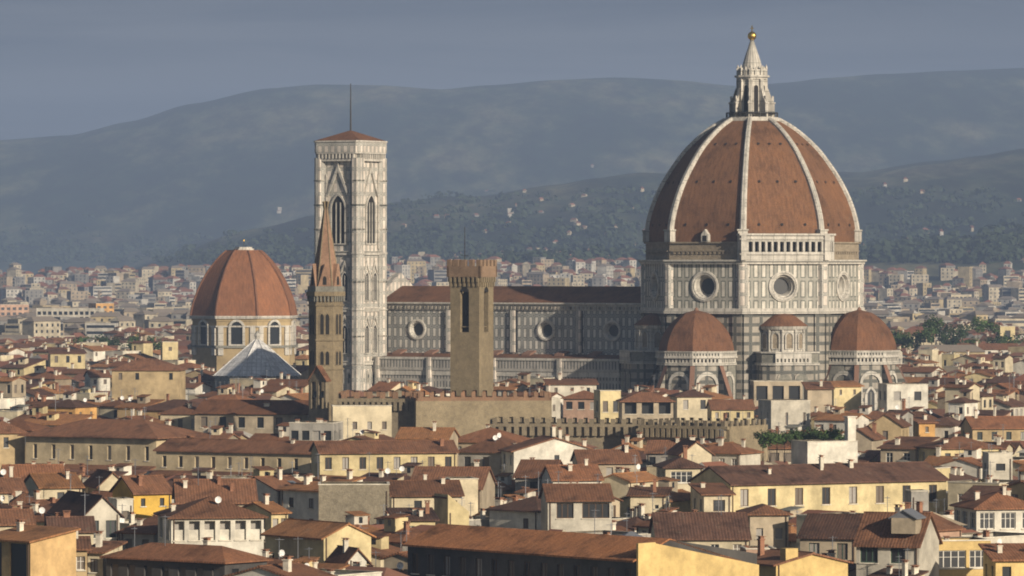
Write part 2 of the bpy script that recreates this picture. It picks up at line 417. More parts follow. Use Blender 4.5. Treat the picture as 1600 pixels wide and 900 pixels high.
# faces: index f, outward direction az = 45*f degrees from east; face f frame
def oct_frame(az, apo, cx=0, cy=0):
    a = radians(az); return Frame(cx+apo*cos(a), cy+apo*sin(a), a+pi/2)
DR = 28.4; AP = DR*cos(pi/8); HW = DR*sin(pi/8)
ZD0, ZD1, ZD2, ZD3 = 0, 42.6, 54.2, 59.6
# lower crossing block
mb = MB(); mb.prism(octa(DR+.2), 0, 41.2, M_low, False, M_lowplain)
for az in (0, 45, 90, 135, 180, 225, 270, 315):
    fr = oct_frame(az, (DR+.2)*cos(pi/8))
    for s in (-1, 1):
        mb.hull([(s*HW-.1*s, 0), (s*HW-2.6*s, 0), (s*HW-2.6*s, 41.2), (s*HW-.1*s, 41.2)][::s], fr, 0, .5, M_low)
mb.build('crossing_wall', duomo)
mb = MB(); mb.prism(octa(DR+1.3), 41.2, 41.9, M_white); mb.prism(octa(DR+.9), 41.9, 42.6, M_white, False); mb.build('lower_cornice', duomo)
# drum with deep round windows
mb = MB()
for az in range(0, 360, 45):
    fr = oct_frame(az, AP)
    wall_round_hole(mb, fr, -HW, HW, ZD1, ZD2-.3, 0, 48.2, 3.0, M_drum)
mb.build('drum_wall', duomo)
for az in (180, 225, 270, 315, 0, 45):
    fr = oct_frame(az, AP); mb = MB()
    ring(mb, fr, 0, 48.2, [(3.95, .0), (3.95, .35), (3.5, .45), (3.3, .3), (3.0, .3), (2.75, -.5), (2.45, -.6), (2.05, -2.0)], M_white, 40)
    ow = mb.build('round_window', duomo)
    mb = MB(); disc(mb, fr, 0, 48.2, 2.1, -2.0, M_dark); mb.build('pane', ow)
# corner pilasters of the drum
for k in range(8):
    a = radians(22.5+45*k); mb = MB()
    c = [((DR+.45)*cos(a)+x*cos(a)-y*sin(a), (DR+.45)*sin(a)+x*sin(a)+y*cos(a)) for x, y in ((-1.2, -1.5), (.0, -1.0), (.25, 0), (.0, 1.0), (-1.2, 1.5))]
    mb.prism(c, ZD1, ZD2-.3, M_camp, False); mb.build('corner_pilaster', duomo)
mb = MB(); mb.prism(octa(DR+1.0), ZD2-.3, ZD2+.3, M_white); mb.prism(octa(DR+1.5), ZD2+.3, ZD2+.8, M_white); mb.build('drum_cornice', duomo)
# unfinished masonry band above the drum, gallery on the south-east face only
mb = MB(); mb.prism(octa(DR-.6), ZD2+.8, ZD3-.4, M_rough, False); mb.prism(octa(DR-.1), ZD3-.4, ZD3, M_rough)
for az in (0, 270, 180, 225):
    fr = oct_frame(az, (DR-.6)*cos(pi/8))
    for k in range(15):
        u = -HW+1.8+k*(2*HW-3.6)/14; mb.hull([(u-.3, 56.5), (u+.3, 56.5), (u+.3, 57.1), (u-.3, 57.1)], fr, 0, .35, M_rough)
    mb.hull([(-HW+.8, 57.1), (HW-.8, 57.1), (HW-.8, 57.4), (-HW+.8, 57.4)], fr, 0, .45, M_rough)
mb.build('masonry_band', duomo)
ga = MB(); fr = oct_frame(315, AP+1.5); hw = HW+1.2
holes = [(-hw+2.0+k*(2*hw-4)/12+.30, 57.0, -hw+2.0+(k+1)*(2*hw-4)/12-.30, 59.6) for k in range(12)]
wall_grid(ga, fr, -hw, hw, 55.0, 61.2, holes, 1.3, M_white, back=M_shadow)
ga.hull([(-hw-.3, 61.2), (hw+.3, 61.2), (hw+.3, 61.7), (-hw-.3, 61.7)], fr, -1.9, .5, M_white)
ga.hull([(-hw-.2, 60.2), (hw+.2, 60.2), (hw+.2, 60.45), (-hw-.2, 60.45)], fr, 0.01, .3, M_white)
ga.hull([(-hw-.2, 56.3), (hw+.2, 56.3), (hw+.2, 56.6), (-hw-.2, 56.6)], fr, 0.01, .35, M_white)
for s in (-1, 1):
    a = fr(s*hw, 0, 0); b2 = fr(s*hw, 0, -2.2)
    ga.face([(a[0], a[1], 55), (b2[0], b2[1], 55), (b2[0], b2[1], 61.2), (a[0], a[1], 61.2)][::s], M_white)
    for u0, w0 in ((s*(hw-.9), .7),): ga.hull([(u0-w0, 54.9), (u0+w0, 54.9), (u0+w0, 61.2), (u0-w0, 61.2)], fr, 0, .45, M_white)
for s, az in ((1, 0), (-1, 270)):                 # short returns of the gallery round each corner
    f2 = oct_frame(az, AP+1.5); u0, u1 = (-HW-.6, -HW+3.0) if az == 0 else (HW-3.0, HW+.6)
    hh = [(u0+.9+k*1.3, 57.0, u0+.9+k*1.3+.75, 59.6) for k in range(2)] if az == 0 else [(u0+.3+k*1.3, 57.0, u0+.3+k*1.3+.75, 59.6) for k in range(2)]
    if az == 0:
        wall_grid(ga, f2, u0, u1, 55.0, 61.2, hh, 1.0, M_white, back=M_shadow)
        ga.hull([(u0, 61.2), (u1, 61.2), (u1, 61.7), (u0, 61.7)], f2, -1.9, .5, M_white)
        ga.hull([(u1-.02, 55), (u1, 55), (u1, 61.2), (u1-.02, 61.2)], f2, -1.9, 0, M_white)
tag(ga.build('gallery', duomo), 'white arcaded gallery on one side of the drum only')
# dome
PROF = [(59.6, 27.3), (63.5, 27.2), (67.7, 26.2), (71.8, 24.6), (75.5, 22.7), (79.5, 20.1), (83.2, 17.3), (86.0, 14.5), (88.2, 11.9), (90.0, 9.3), (91.3, 6.9)]
def cat(t, z):
    i = max(i for i in range(len(t)) if t[i][0] <= z or i == 0); i = min(i, len(t)-2)
    p0, p1, p2, p3 = t[max(i-1, 0)], t[i], t[i+1], t[min(i+2, len(t)-1)]; f = (z-p1[0])/(p2[0]-p1[0])
    m1 = (p2[1]-p0[1])/(p2[0]-p0[0])*(p2[0]-p1[0]); m2 = (p3[1]-p1[1])/(p3[0]-p1[0])*(p2[0]-p1[0])
    return (2*f**3-3*f**2+1)*p1[1]+(f**3-2*f**2+f)*m1+(-2*f**3+3*f**2)*p2[1]+(f**3-f**2)*m2
ZS = [59.6+(91.3-59.6)*(1-(1-k/28)**1.15) for k in range(29)]
RS = [cat(PROF, z) for z in ZS]
SL = [0]
for i in range(1, 29): SL.append(SL[-1]+sqrt((ZS[i]-ZS[i-1])**2+(RS[i]-RS[i-1])**2))
def dome_sails(parent, ZS, RS, SL, mat, name, faces, cx=0, cy=0, a0=22.5):
    for az in faces:
        mb = MB()
        for i in range(len(ZS)-1):
            q = []
            for r, z, sgn, s_ in ((RS[i], ZS[i], -1, SL[i]), (RS[i], ZS[i], 1, SL[i]), (RS[i+1], ZS[i+1], 1, SL[i+1]), (RS[i+1], ZS[i+1], -1, SL[i+1])):
                a = radians(az+22.5*sgn); q.append(((cx+r*cos(a), cy+r*sin(a), z), (sgn*r*sin(pi/8), s_)))
            mb.face([p[0] for p in q], mat, [p[1] for p in q])
        mb.build(name, parent)
dome_sails(duomo, ZS, RS, SL, M_brickdome, 'dome_sail', range(0, 360, 45))
def rib(parent, prof, a, w0, w1, h, mat, cx=0, cy=0, name='rib'):
    mb = MB(); n_ = len(prof); ring_ = []
    for i, (z, r) in enumerate(prof):
        zz0, rr0 = prof[max(i-1, 0)]; zz1, rr1 = prof[min(i+1, n_-1)]
        tz, tr = zz1-zz0, rr1-rr0; l_ = sqrt(tz*tz+tr*tr) or 1; nz_, nr_ = -tr/l_, tz/l_
        w_ = w0+(w1-w0)*i/(n_-1)
        pts = []
        for dy, dh in ((-w_/2, -.8), (-w_/2, h*.55), (-w_*.28, h), (w_*.28, h), (w_/2, h*.55), (w_/2, -.8)):
            R = r+nr_*dh; Z = z+nz_*dh; pts.append((cx+R*cos(a)-dy*sin(a), cy+R*sin(a)+dy*cos(a), Z))
        ring_.append(pts)
    for i in range(n_-1):
        for k in range(5): mb.face([ring_[i][k], ring_[i][k+1], ring_[i+1][k+1], ring_[i+1][k]], mat)
    mb.face(ring_[0], mat); mb.face(ring_[-1][::-1], mat)
    return mb.build(name, parent)
for k in range(8):
    rib(duomo, list(zip(ZS, RS)), radians(22.5+45*k), 1.75, 1.25, .75, M_white)
    a = radians(22.5+45*k); mb = MB()                # the little pedestal where each rib lands
    mb.box(-1.3, 1.3, -1.2, 1.2, 59.6, 62.4, M_white, a, (27.2*cos(a), 27.2*sin(a), 0)); mb.box(-1.5, 1.5, -1.4, 1.4, 62.4, 62.8, M_white, a, (27.2*cos(a), 27.2*sin(a), 0))
    mb.build('rib_pedestal', duomo)
for az in (225, 270, 315, 0):                      # small round openings in each sail
    for z_, us in ((64.0, (-6.2, 0, 6.2)), (75.0, (-4.9, 0, 4.9)), (84.8, (-3.0, 0, 3.0))):
        r = cat(PROF, z_)*cos(pi/8); r2 = cat(PROF, z_+1)*cos(pi/8); tilt = atan2(r-r2, 1)
        for u in us:
            a = radians(az); mb = MB()
            e = Vector((-sin(a), cos(a), 0)); up = Vector((-cos(a)*sin(tilt), -sin(a)*sin(tilt), cos(tilt))); nn = Vector((cos(a)*cos(tilt), sin(a)*cos(tilt), sin(tilt)))
            c = Vector((r*cos(a), r*sin(a), z_))+e*u
            pts = [c+nn*.2+e*(.38*cos(t))+up*(.38*sin(t)) for t in [2*pi*q/10 for q in range(10)]]; low = [p-nn*.6 for p in pts]
            for q in range(10): mb.face([low[q], low[(q+1) % 10], pts[(q+1) % 10], pts[q]], M_brickdome)
            mb.face(pts, M_shadow); mb.build('vent', duomo)
mb = MB(); fr = oct_frame(270, 26.1); mb.hull([(-1.0, 59.6), (1.0, 59.6), (1.0, 61.4), (0, 62.8), (-1.0, 61.4)], fr, -2, .4, M_white)
mb.hull([(-.6, 59.7), (.6, 59.7), (.6, 61.2), (-.6, 61.2)], fr, .3, .45, M_shadow); mb.build('dormer', duomo)
# lantern
mb = MB(); mb.prism(octa(7.4), 91.0, 91.8, M_white); mb.prism(octa(6.9), 91.8, 92.1, M_white); 
lan = mb.build('lantern', duomo)
mb = MB()
for k in range(24):
    a = 2*pi*k/24; mb.box(-.09, .09, -.09, .09, 92.1, 93.3, M_iron, a, (6.7*cos(a), 6.7*sin(a), 0))
mb.frustum(24, [(6.75, 93.2), (6.75, 93.35)], M_iron); mb.build('railing', lan)
mb = MB(); mb.prism(octa(3.65), 92.1, 102.0, M_white, False)
for k in range(8):
    a = radians(22.5+45*k); mb.box(-.45, .45, -.5, .5, 92.1, 102, M_white, a, (3.6*cos(a), 3.6*sin(a), 0))
mb.build('lantern_body', lan)
for az in range(0, 360, 45):
    arch_window(lan, oct_frame(az, 3.65*cos(pi/8)), 0, 93.2, 100.4, 1.2, .22, M_white, M_shadow, proud=.12)
for k in range(8):                                   # scrolled flying buttresses
    a = radians(22.5+45*k); fr = Frame(0, 0, a); mb = MB()
    prof = [(3.2, 92.1), (5.9, 92.1), (5.9, 95.8), (5.5, 96.6), (5.1, 97.1), (4.7, 98.2), (4.3, 99.4), (3.7, 100.2), (3.2, 100.2)]
    mb.hull([(u, v) for u, v in prof], fr, -.42, .42, M_white); mb.box(5.0, 6.1, -.6, .6, 95.6, 96.0, M_white, a)
    mb.box(5.2, 5.7, -.25, .25, 96.4, 97.6, M_white, a)
    mb.build('buttress', lan)
mb = MB(); mb.prism(octa(4.1), 102.0, 102.5, M_white); mb.prism(octa(4.6), 102.5, 103.0, M_white); mb.prism(octa(3.7), 103, 104.2, M_white, False)
mb.prism(octa(3.9), 104.2, 104.5, M_white)
for k in range(16):
    a = radians(22.5*k); r_ = 3.7 if k % 2 else 3.5; zt_ = 104.9 if k % 2 else 104.4
    mb.box(-.32, .32, -.36, .36, 103, zt_, M_white, a, (r_*cos(a), r_*sin(a), 0)); mb.frustum(4, [(.4, zt_), (.05, zt_+.9)], M_white, a, r_*cos(a), r_*sin(a))
for az in range(0, 360, 45):
    fr = oct_frame(az, 3.9*cos(pi/8)); mb.hull(arch_pts(0, 103.1, 104.1, .8), fr, .0, .03, M_low)
mb.build('crown', lan)
mb = MB(); mb.frustum(16, [(2.75, 104.4), (2.5, 105.8), (1.85, 108.0), (1.15, 110.0), (.7, 111.4), (.5, 112.0), (.7, 112.1), (.3, 112.4)], M_white, 0); mb.build('cone', lan)
mb = MB(); mb.frustum(16, [(1.15*sin(pi*q/10)+.01, 113.3-1.15*cos(pi*q/10)) for q in range(11)], M_gold); mb.build('ball', lan, True)
mb = MB(); mb.box(-.12, .12, -.12, .12, 114.4, 116.0, M_gold); mb.box(-.5, .5, -.1, .1, 115.2, 115.4, M_gold); mb.build('cross', lan)

# tribunes (apses) with half domes, and the small round exedrae between them
def tribune(az, r=31., R=9.7):
    t = bpy.data.objects.new('apse', None); COL.objects.link(t); t.parent = duomo; a = radians(az)
    t.location = (r*cos(a), r*sin(a), 0); t.rotation_euler = (0, 0, a)   # own x axis points outwards
    Rb = 9.75
    mb = MB(); mb.prism(octa(Rb), 0, 28.2, M_low, False, M_smalldome)
    mb.prism([(-12, -9.2), (0, -9.2), (0, 9.2), (-12, 9.2)], 0, 28.19, M_lowplain, False); mb.build('apse_wall', t)
    ap = Rb*cos(pi/8)
    co = MB(); co.prism(octa(Rb+.6), 28.2, 28.8, M_white); co.prism(octa(Rb+.85), 30.0, 30.4, M_white)
    for az2 in range(-135, 180, 45):                 # corbelled gallery
        f2 = oct_frame(az2, ap+.35); hw2 = (Rb+.6)*sin(pi/8)
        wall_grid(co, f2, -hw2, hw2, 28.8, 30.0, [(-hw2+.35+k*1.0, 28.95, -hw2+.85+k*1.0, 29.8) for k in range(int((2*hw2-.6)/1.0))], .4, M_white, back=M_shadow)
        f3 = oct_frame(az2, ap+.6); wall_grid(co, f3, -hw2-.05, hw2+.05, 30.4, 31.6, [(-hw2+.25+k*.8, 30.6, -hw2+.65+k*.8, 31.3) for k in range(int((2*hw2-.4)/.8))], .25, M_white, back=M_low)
    co.prism(octa(Rb+.85), 31.6, 31.8, M_white)
    co.build('cornice_gallery', t)
    pz = [(31.4, R), (33.2, R*.975), (35.2, R*.91), (37.2, R*.80), (39.1, R*.64), (40.6, R*.46), (41.5, R*.30), (42.1, R*.05)]
    zs = [31.4+10.7*k/14 for k in range(15)]; rs = [cat(pz, z) for z in zs]; sl = [0]
    for i in range(1, 15): sl.append(sl[-1]+sqrt((zs[i]-zs[i-1])**2+(rs[i]-rs[i-1])**2))
    dome_sails(t, zs, rs, sl, M_smalldome, 'half_dome', (-90, -45, 0, 45, 90, 135, 180, 225))
    mb = MB(); mb.frustum(8, [(.6, 41.7), (.65, 42.1), (.4, 42.6), (.1, 42.9)], M_pink); mb.build('finial', t)
    for az2 in (-90, -45, 0, 45, 90):
        f2 = oct_frame(az2, ap)
        mb = MB(); o = arch_pts(0, 7, 26.6, 6.0); i_ = arch_pts(0, 7, 25.6, 4.7)
        for k in range(len(o)):
            j = (k+1) % len(o); mb.face([f2(*o[k], .4), f2(*o[j], .4), f2(*i_[j], .4), f2(*i_[k], .4)], M_white); mb.face([f2(*o[j], .4), f2(*o[k], .4), f2(*o[k], 0), f2(*o[j], 0)], M_white); mb.face([f2(*i_[k], .4), f2(*i_[j], .4), f2(*i_[j], 0.02), f2(*i_[k], 0.02)], M_low)
        g = mb.build('blind_arch', t)
        arch_window(t, f2, 0, 8, 22.0, 1.9, .7, M_white, M_dark, True, 1, .25)
    for k in (-2, -1, 0, 1, 2):                      # raking buttresses between the chapels
        b_a = radians(45*k+22.5); 
        if k == 2: b_a = radians(-112.5+0)
        fr2 = Frame(0, 0, b_a); mb = MB()
        mb.hull([(9.0, 0), (17.2, 0), (16.6, 13.5), (10.0, 27.6), (9.0, 27.6)], fr2, -.58, .58, M_low)
        mb.hull([(16.9, 13.3), (17.0, 14.0), (10.0, 28.1), (9.5, 28.1), (9.5, 27.6), (10.0, 27.6)], fr2, -.6, .6, M_pink)
        mb.build('buttress', t)
    return t
tribune(270); tribune(0); tribune(90)
def exedra(az, r=25.5):
    t = bpy.data.objects.new('exedra', None); COL.objects.link(t); t.parent = duomo; a = radians(az)
    t.location = (r*cos(a), r*sin(a), 0); t.rotation_euler = (0, 0, a)
    mb = MB(); mb.prism([(-6, -7.4), (6.2, -7.4), (8.6, -4.6), (8.6, 4.6), (6.2, 7.4), (-6, 7.4)], 0, 28.2, M_low, False, M_lowplain)
    for s_ in (-3.4, 0, 3.4): pass
    f2 = Frame(8.6, 0, pi/2)
    for u in (-2.3, 2.3): mb.hull(arch_pts(u, 18, 26.6, 4.0), f2, 0.01, .25, M_low); mb.hull(arch_pts(u, 18, 26.0, 3.3), f2, .25, .3, M_lowplain)
    mb.build('base_wall', t)
    co = MB(); pl = [(-6, -7.9), (6.5, -7.9), (9.1, -4.8), (9.1, 4.8), (6.5, 7.9), (-6, 7.9)]
    co.prism(pl, 28.2, 28.8, M_white)
    f3 = Frame(9.08, 0, pi/2); wall_grid(co, f3, -4.8, 4.8, 28.8, 31.2, [(-4.5+k*1.0, 29.0, -4.0+k*1.0, 29.9) for k in range(9)], .4, M_white, back=M_shadow)
    co.prism([(x*.955, y*.955) for x, y in pl], 28.81, 31.1, M_lowplain, False); co.prism(pl, 31.2, 31.6, M_white); co.build('cornice_gallery', t)
    mb = MB(); mb.frustum(32, [(5.5, 31.5), (5.5, 37.2)], M_white); mb.frustum(32, [(6.0, 37.2), (6.3, 37.9), (6.3, 38.1)], M_white)
    mb.build('exedra_wall', t)
    for q in range(-2, 3):
        aa = radians(36*q); f2 = Frame(5.5*cos(aa), 5.5*sin(aa), aa+pi/2); arch_window(t, f2, 0, 32.4, 36.3, 1.7, .3, M_white, M_rough, proud=.3, name='niche')
        for s in (-18,):
            ab = radians(36*q+s); mb = MB(); mb.frustum(8, [(.35, 31.6), (.35, 37.2)], M_white, 0, 5.7*cos(ab), 5.7*sin(ab)); mb.build('column', t)
    mb = MB(); mb.frustum(32, [(6.5, 38.1), (3.3, 40.6), (.4, 42.0), (.1, 42.3)], M_smalldome); mb.build('exedra_roof', t)
exedra(315); exedra(225); exedra(45)

# nave
NX0, NX1, NHW = -106.5, -24.0, 10.5
S = Frame(0, -NHW, 0)
mb = MB(); OC = (-35.7, -55.6, -75.5, -95.4); edges = [-26.0, -45.65, -65.55, -85.45, -105.6]
for c, a, b2 in zip(OC, edges[1:], edges[:-1]): wall_round_hole(mb, S, a, b2, 29.2, 41.6, c, 36.2, 1.9, M_nave)
mb.face([(NX0, -NHW, 0), (NX0, NHW, 0), (NX0, NHW, 43.5), (NX0, NHW*.0, 47.4), (NX0, -NHW, 43.5)][::-1], M_camp)
mb.face([(NX1, NHW, 0), (NX0, NHW, 0), (NX0, NHW, 43.5), (NX1, NHW, 43.5)], M_nave)
mb.hull([(NX0, 41.6), (NX1, 41.6), (NX1, 43.4), (NX0, 43.4)], S, -.5, .35, M_white)
for k in range(66):
    u = NX0+1+k*1.22; mb.hull([(u, 41.9), (u+.55, 41.9), (u+.55, 42.7), (u, 42.7)], S, .35, .7, M_low)
mb.build('nave_wall', duomo)
mb = MB(); mb.hull([(NX0, 43.2), (NX1, 43.2), (NX1, 43.7), (NX0, 43.7)], S, .35, 1.0, M_white); mb.build('eave_cornice', duomo)
for c in OC:
    mb = MB(); ring(mb, S, c, 36.4, [(2.75, 0), (2.75, .4), (2.3, .45), (1.9, .1), (1.55, -1.1)], M_white, 32); o = mb.build('round_window', duomo)
    mb = MB(); disc(mb, S, c, 36.4, 1.65, -1.1, M_dark); mb.build('pane', o)
for c in edges[1:]:
    mb = MB(); mb.hull([(c-.65, 30.5), (c+.65, 30.5), (c+.65, 41.6), (c-.65, 41.6)], S, 0, .8, M_camp)
    mb.hull([(c+.8, 30.5), (c+1.1, 30.5), (c+1.1, 43.0), (c+.8, 43.0)], S, 0, .3, M_iron); mb.build('nave_pilaster', duomo)
mb = MB(); e = NHW+1.1
mb.slab([(NX0, -e, 43.7), (NX1, -e, 43.7), (NX1, 0, 48.0), (NX0, 0, 48.0)], .4, M_smalldome, M_white); mb.slab([(NX1, e, 43.7), (NX0, e, 43.7), (NX0, 0, 48.0), (NX1, 0, 48.0)], .4, M_smalldome, M_white)
mb.build('nave_roof', duomo)
# facade gable rising behind the roof at the west end
mb = MB(); W = Frame(NX0-1.6, 0, pi/2)
mb.hull([(-20, 0), (20, 0), (20, 34), (11.8, 36), (11.8, 45), (0, 51.5), (-11.8, 45), (-11.8, 36), (-20, 34)], W, -1.2, 1.2, M_camp); mb.build('facade', duomo)
# aisles
AH = 20.3; A_ = Frame(0, -AH, 0); AX0, AX1 = -106.5, -28.0
mb = MB(); mb.hull([(AX0, 0), (AX1, 0), (AX1, 21.0), (AX0, 21.0)], A_, -1, 0, M_aisle)
mb.hull([(AX0, 20.9), (AX1, 20.9), (AX1, 21.3), (AX0, 21.3)], A_, 0.01, .5, M_white)
mb.hull([(AX0, 21.3), (AX1, 21.3), (AX1, 24.4), (AX0, 24.4)], A_, -1, .25, M_gall)
mb.hull([(AX0, 24.4), (AX1, 24.4), (AX1, 25.7), (AX0, 25.7)], A_, -1, .5, M_white)
mb.hull([(AX0, 25.7), (AX1, 25.7), (AX1, 28.5), (AX0, 28.5)], A_, -.6, .7, M_gall)
mb.hull([(AX0, 28.5), (AX1, 28.5), (AX1, 29.2), (AX0, 29.2)], A_, -.8, .9, M_white)
mb.build('aisle_wall', duomo)
for c in (-45.65, -65.55, -85.45, -101.5):
    mb = MB(); mb.hull([(c-.6, 0), (c+.6, 0), (c+.6, 29.2), (c-.6, 29.2)], A_, .02, 1.2, M_camp); mb.build('aisle_buttress', duomo)
for c in OC:
    arch_window(duomo, A_, c, 6, 17.2, 1.5, .8, M_white, M_dark, True, 1, .5)
    mb = MB(); mb.hull([(c-2.3, 15.6), (c+2.3, 15.6), (c, 20.6)], A_, 0.02, .45, M_white); mb.build('window_gable', duomo)
mb = MB(); mb.slab([(AX0, -AH+.3, 28.9), (AX1, -AH+.3, 28.9), (AX1, -NHW, 30.1), (AX0, -NHW, 30.1)], .3, M_smalldome); mb.face([(AX0, -AH, 0), (AX0, -NHW, 0), (AX0, -NHW, 30.1), (AX0, -AH, 28.9)][::-1], M_camp)
for k, u in enumerate((-30.5, -40, -50, -60, -70, -80, -90, -100)): mb.slab([(u-1.3, -NHW-3.4, 30.2), (u+1.3, -NHW-3.4, 30.2), (u+1.3, -NHW+.1, 31.1), (u-1.3, -NHW+.1, 31.1)], .5, M_pink)
mb.build('aisle_roof', duomo)

# ================================================================== BELL TOWER
ct = radians(-30)
def local(x, y): v = Vector((x*cos(TH)-y*sin(TH), x*sin(TH)+y*cos(TH), 0)); return DC+v
bt = thing('bell_tower', 'tall square white marble bell tower with pointed windows and low red roof', 'bell tower', local(-109.3, -22), TH)
H_ = 6.1
mb = MB(); mb.prism([(-H_, -H_), (H_, -H_), (H_, H_), (-H_, H_)], 0, 82, M_camp, False); mb.build('shaft', bt)
for sx in (-1, 1):
    for sy in (-1, 1):
        mb = MB(); mb.frustum(8, [(1.8, 0), (1.8, 82.2)], M_camp, pi/8, sx*5.75, sy*5.75)
        for z in (10, 20, 27.3, 34.5, 41.5, 49, 56.6, 63, 69.5, 76): mb.frustum(8, [(2.0, z), (2.0, z+.35)], M_low if z not in (27.3, 41.5, 56.6) else M_white, pi/8, sx*5.75, sy*5.75)
        mb.build('corner_buttress', bt)
def sq8(h, c): return [(-h+c, -h), (h-c, -h), (h, -h+c), (h, h-c), (h-c, h), (-h+c, h), (-h, h-c), (-h, -h+c)]
for z in (15.0, 27.3, 41.5, 56.6):
    mb = MB(); mb.prism(sq8(H_+.45, .9), z-.3, z+.5, M_white); mb.prism(sq8(H_+.7, .9), z+.5, z+.8, M_white); mb.build('string_course', bt)
mb = MB(); mb.prism(sq8(7.2, 1.2), 81.3, 82.0, M_white); mb.prism(sq8(7.4, 1.3), 83.3, 83.7, M_white); mb.prism(sq8(7.5, 1.3), 83.7, 86.4, M_camp); mb.prism(sq8(7.7, 1.3), 86.4, 86.8, M_white)
mb.prism(sq8(6.9, 1.2), 82.0, 83.3, M_low)
for ph in (0, pi/2, pi, -pi/2):
    fr = Frame(6.9*sin(ph), -6.9*cos(ph), ph)
    for k in range(11): mb.hull([(-5.4+k*1.08-.2, 82.0), (-5.4+k*1.08+.2, 82.0), (-5.4+k*1.08+.2, 83.3), (-5.4+k*1.08-.2, 83.3)], fr, 0, .6, M_white)
mb.build('cornice', bt)
mb = MB(); mb.frustum(4, [(10.0, 86.8), (.4, 89.6)], M_smalldome, pi/4); mb.build('roof', bt)
mb = MB(); mb.frustum(6, [(.28, 89.6), (.2, 96), (.12, 102.2)], M_iron); mb.build('antenna', bt)
for ph in (0, pi/2, pi):
    fr = Frame(H_*sin(ph), -H_*cos(ph), ph)
    arch_window(bt, fr, 0, 59.4, 72.2, 4.1, .55, M_white, M_shadow, True, 2, .4)
    mb = MB(); mb.hull([(-3.7, 72.0), (-3.1, 72.0), (0, 78.6), (3.1, 72.0), (3.7, 72.0), (0, 80.4)], fr, 0, .55, M_white); mb.hull([(-.25, 80.2), (.25, 80.2), (0, 81.6)], fr, .1, .5, M_white)
    for s in (-1, 1): mb.hull([(s*3.75-.22, 58), (s*3.75+.22, 58), (s*3.75+.22, 77), (s*3.75, 78), (s*3.75-.22, 77)], fr, 0, .45, M_white)
    mb.build('window_gable', bt)
    for z0, z1 in ((44.2, 51.6), (30.2, 37.6)):
        for c in (-2.05, 2.05):
            arch_window(bt, fr, c, z0, z1, 1.75, .4, M_white, M_shadow, True, 1, .35)
            mb = MB(); mb.hull([(c-1.6, z1-.4), (c-1.25, z1-.4), (c, z1+2.2), (c+1.25, z1-.4), (c+1.6, z1-.4), (c, z1+3.2)], fr, 0, .4, M_white); mb.build('window_gable', bt)
    for k in range(4): 
        c = -3.6+k*2.4; mb = MB(); mb.hull(arch_pts(c, 22.0, 25.6, 1.3, True), fr, 0.02, .2, M_white); mb.hull(arch_pts(c, 22.3, 25.0, .8, True), fr, .2, .24, M_low); mb.build('niche', bt)

# ================================================================== BARGELLO TOWER AND PALACE
bg_ = thing('stone_tower', 'plain square stone tower with brick battlements in front of the nave', 'tower', (-8.1, 1008, 0), radians(-26))
h = 3.25; zt = 50.2
mb = MB(); holesS = [(-1.0, 40.0, .95, 49.3)]
Mst = stone('tower_stone', (.25, .20, .125), (.18, .145, .09)); Mbk = stone('battlement_brick', (.25, .17, .11), (.19, .13, .085), 1.3)
for k, ph in enumerate((0, pi/2, pi, -pi/2)):
    fr = Frame(h*sin(ph), -h*cos(ph), ph)
    wall_grid(mb, fr, -h, h, 0, zt, [(-1.0, 40.2, .95, 48.4)] if k in (0, 1) else [], .9, Mst)
mb.build('shaft', bg_)
for k, ph in ((0, 0), (1, pi/2)):
    fr = Frame(h*sin(ph), -h*cos(ph), ph)
    a_p = arch_pts(-.025, 40.2, 49.5, 1.95); mb = MB(); mb.face([fr(*p, -.9) for p in arch_pts(-.025, 40.2, 48.4, 1.95)], M_shadow)
    mb.hull([(-1.0, 48.35), (.95, 48.35)]+[(-.025+.975*cos(pi*q/8), 48.35+.975*sin(pi*q/8)) for q in range(1, 8)], fr, .0, .03, M_shadow)
    w_ = mb.build('window', bg_); mb = MB(); mb.hull([(-.15, 43.6), (.1, 43.6), (.1, 44.6), (-.15, 44.6)], fr, -.7, -.5, M_iron); mb.hull([(-1.0, 41.2), (.95, 41.2), (.95, 41.4), (-1.0, 41.4)], fr, -.6, -.4, Mst)
    mb.build('sill', w_)
for ph in (0, pi/2, pi, -pi/2):
    fr = Frame(h*sin(ph), -h*cos(ph), ph); mb = MB(); hh = h+.55
    for k in range(7):
        u = -h+.25+k*(2*h-.5)/6; mb.hull([(u-.22, 49.4), (u+.22, 49.4), (u+.22, 51.3), (u-.22, 51.3)], fr, 0, .3, Mst); mb.hull([(u-.22, 50.3), (u+.22, 50.3), (u+.22, 51.3), (u-.22, 51.3)], fr, .3, .54, Mst)
    mb.build('corbel_row', bg_)
    fr2 = Frame(hh*sin(ph), -hh*cos(ph), ph); mb = MB(); mb.hull([(-hh, 51.3), (hh, 51.3), (hh, 53.5), (-hh, 53.5)], fr2, -.5, 0, Mbk); mb.build('parapet', bg_)
    for k in range(5):
        u = -hh+.5+k*(2*hh-1)/4; mb = MB(); mb.hull([(u-.45, 53.5), (u+.45, 53.5), (u+.45, 54.8), (u-.45, 54.8)], fr2, -.49, -.01, Mbk); mb.build('merlon', bg_)
mb = MB(); mb.box(-h, h, -h, h, 51.0, 51.6, Mst); mb.build('roof_deck', bg_)
mb = MB(); mb.frustum(6, [(.13, 51.5), (.07, 61.5)], M_iron, 0, -2.6, 2.0); mb.box(-3.4, -1.8, 1.9, 2.1, 55.6, 55.7, M_iron); mb.build('antenna', bg_)

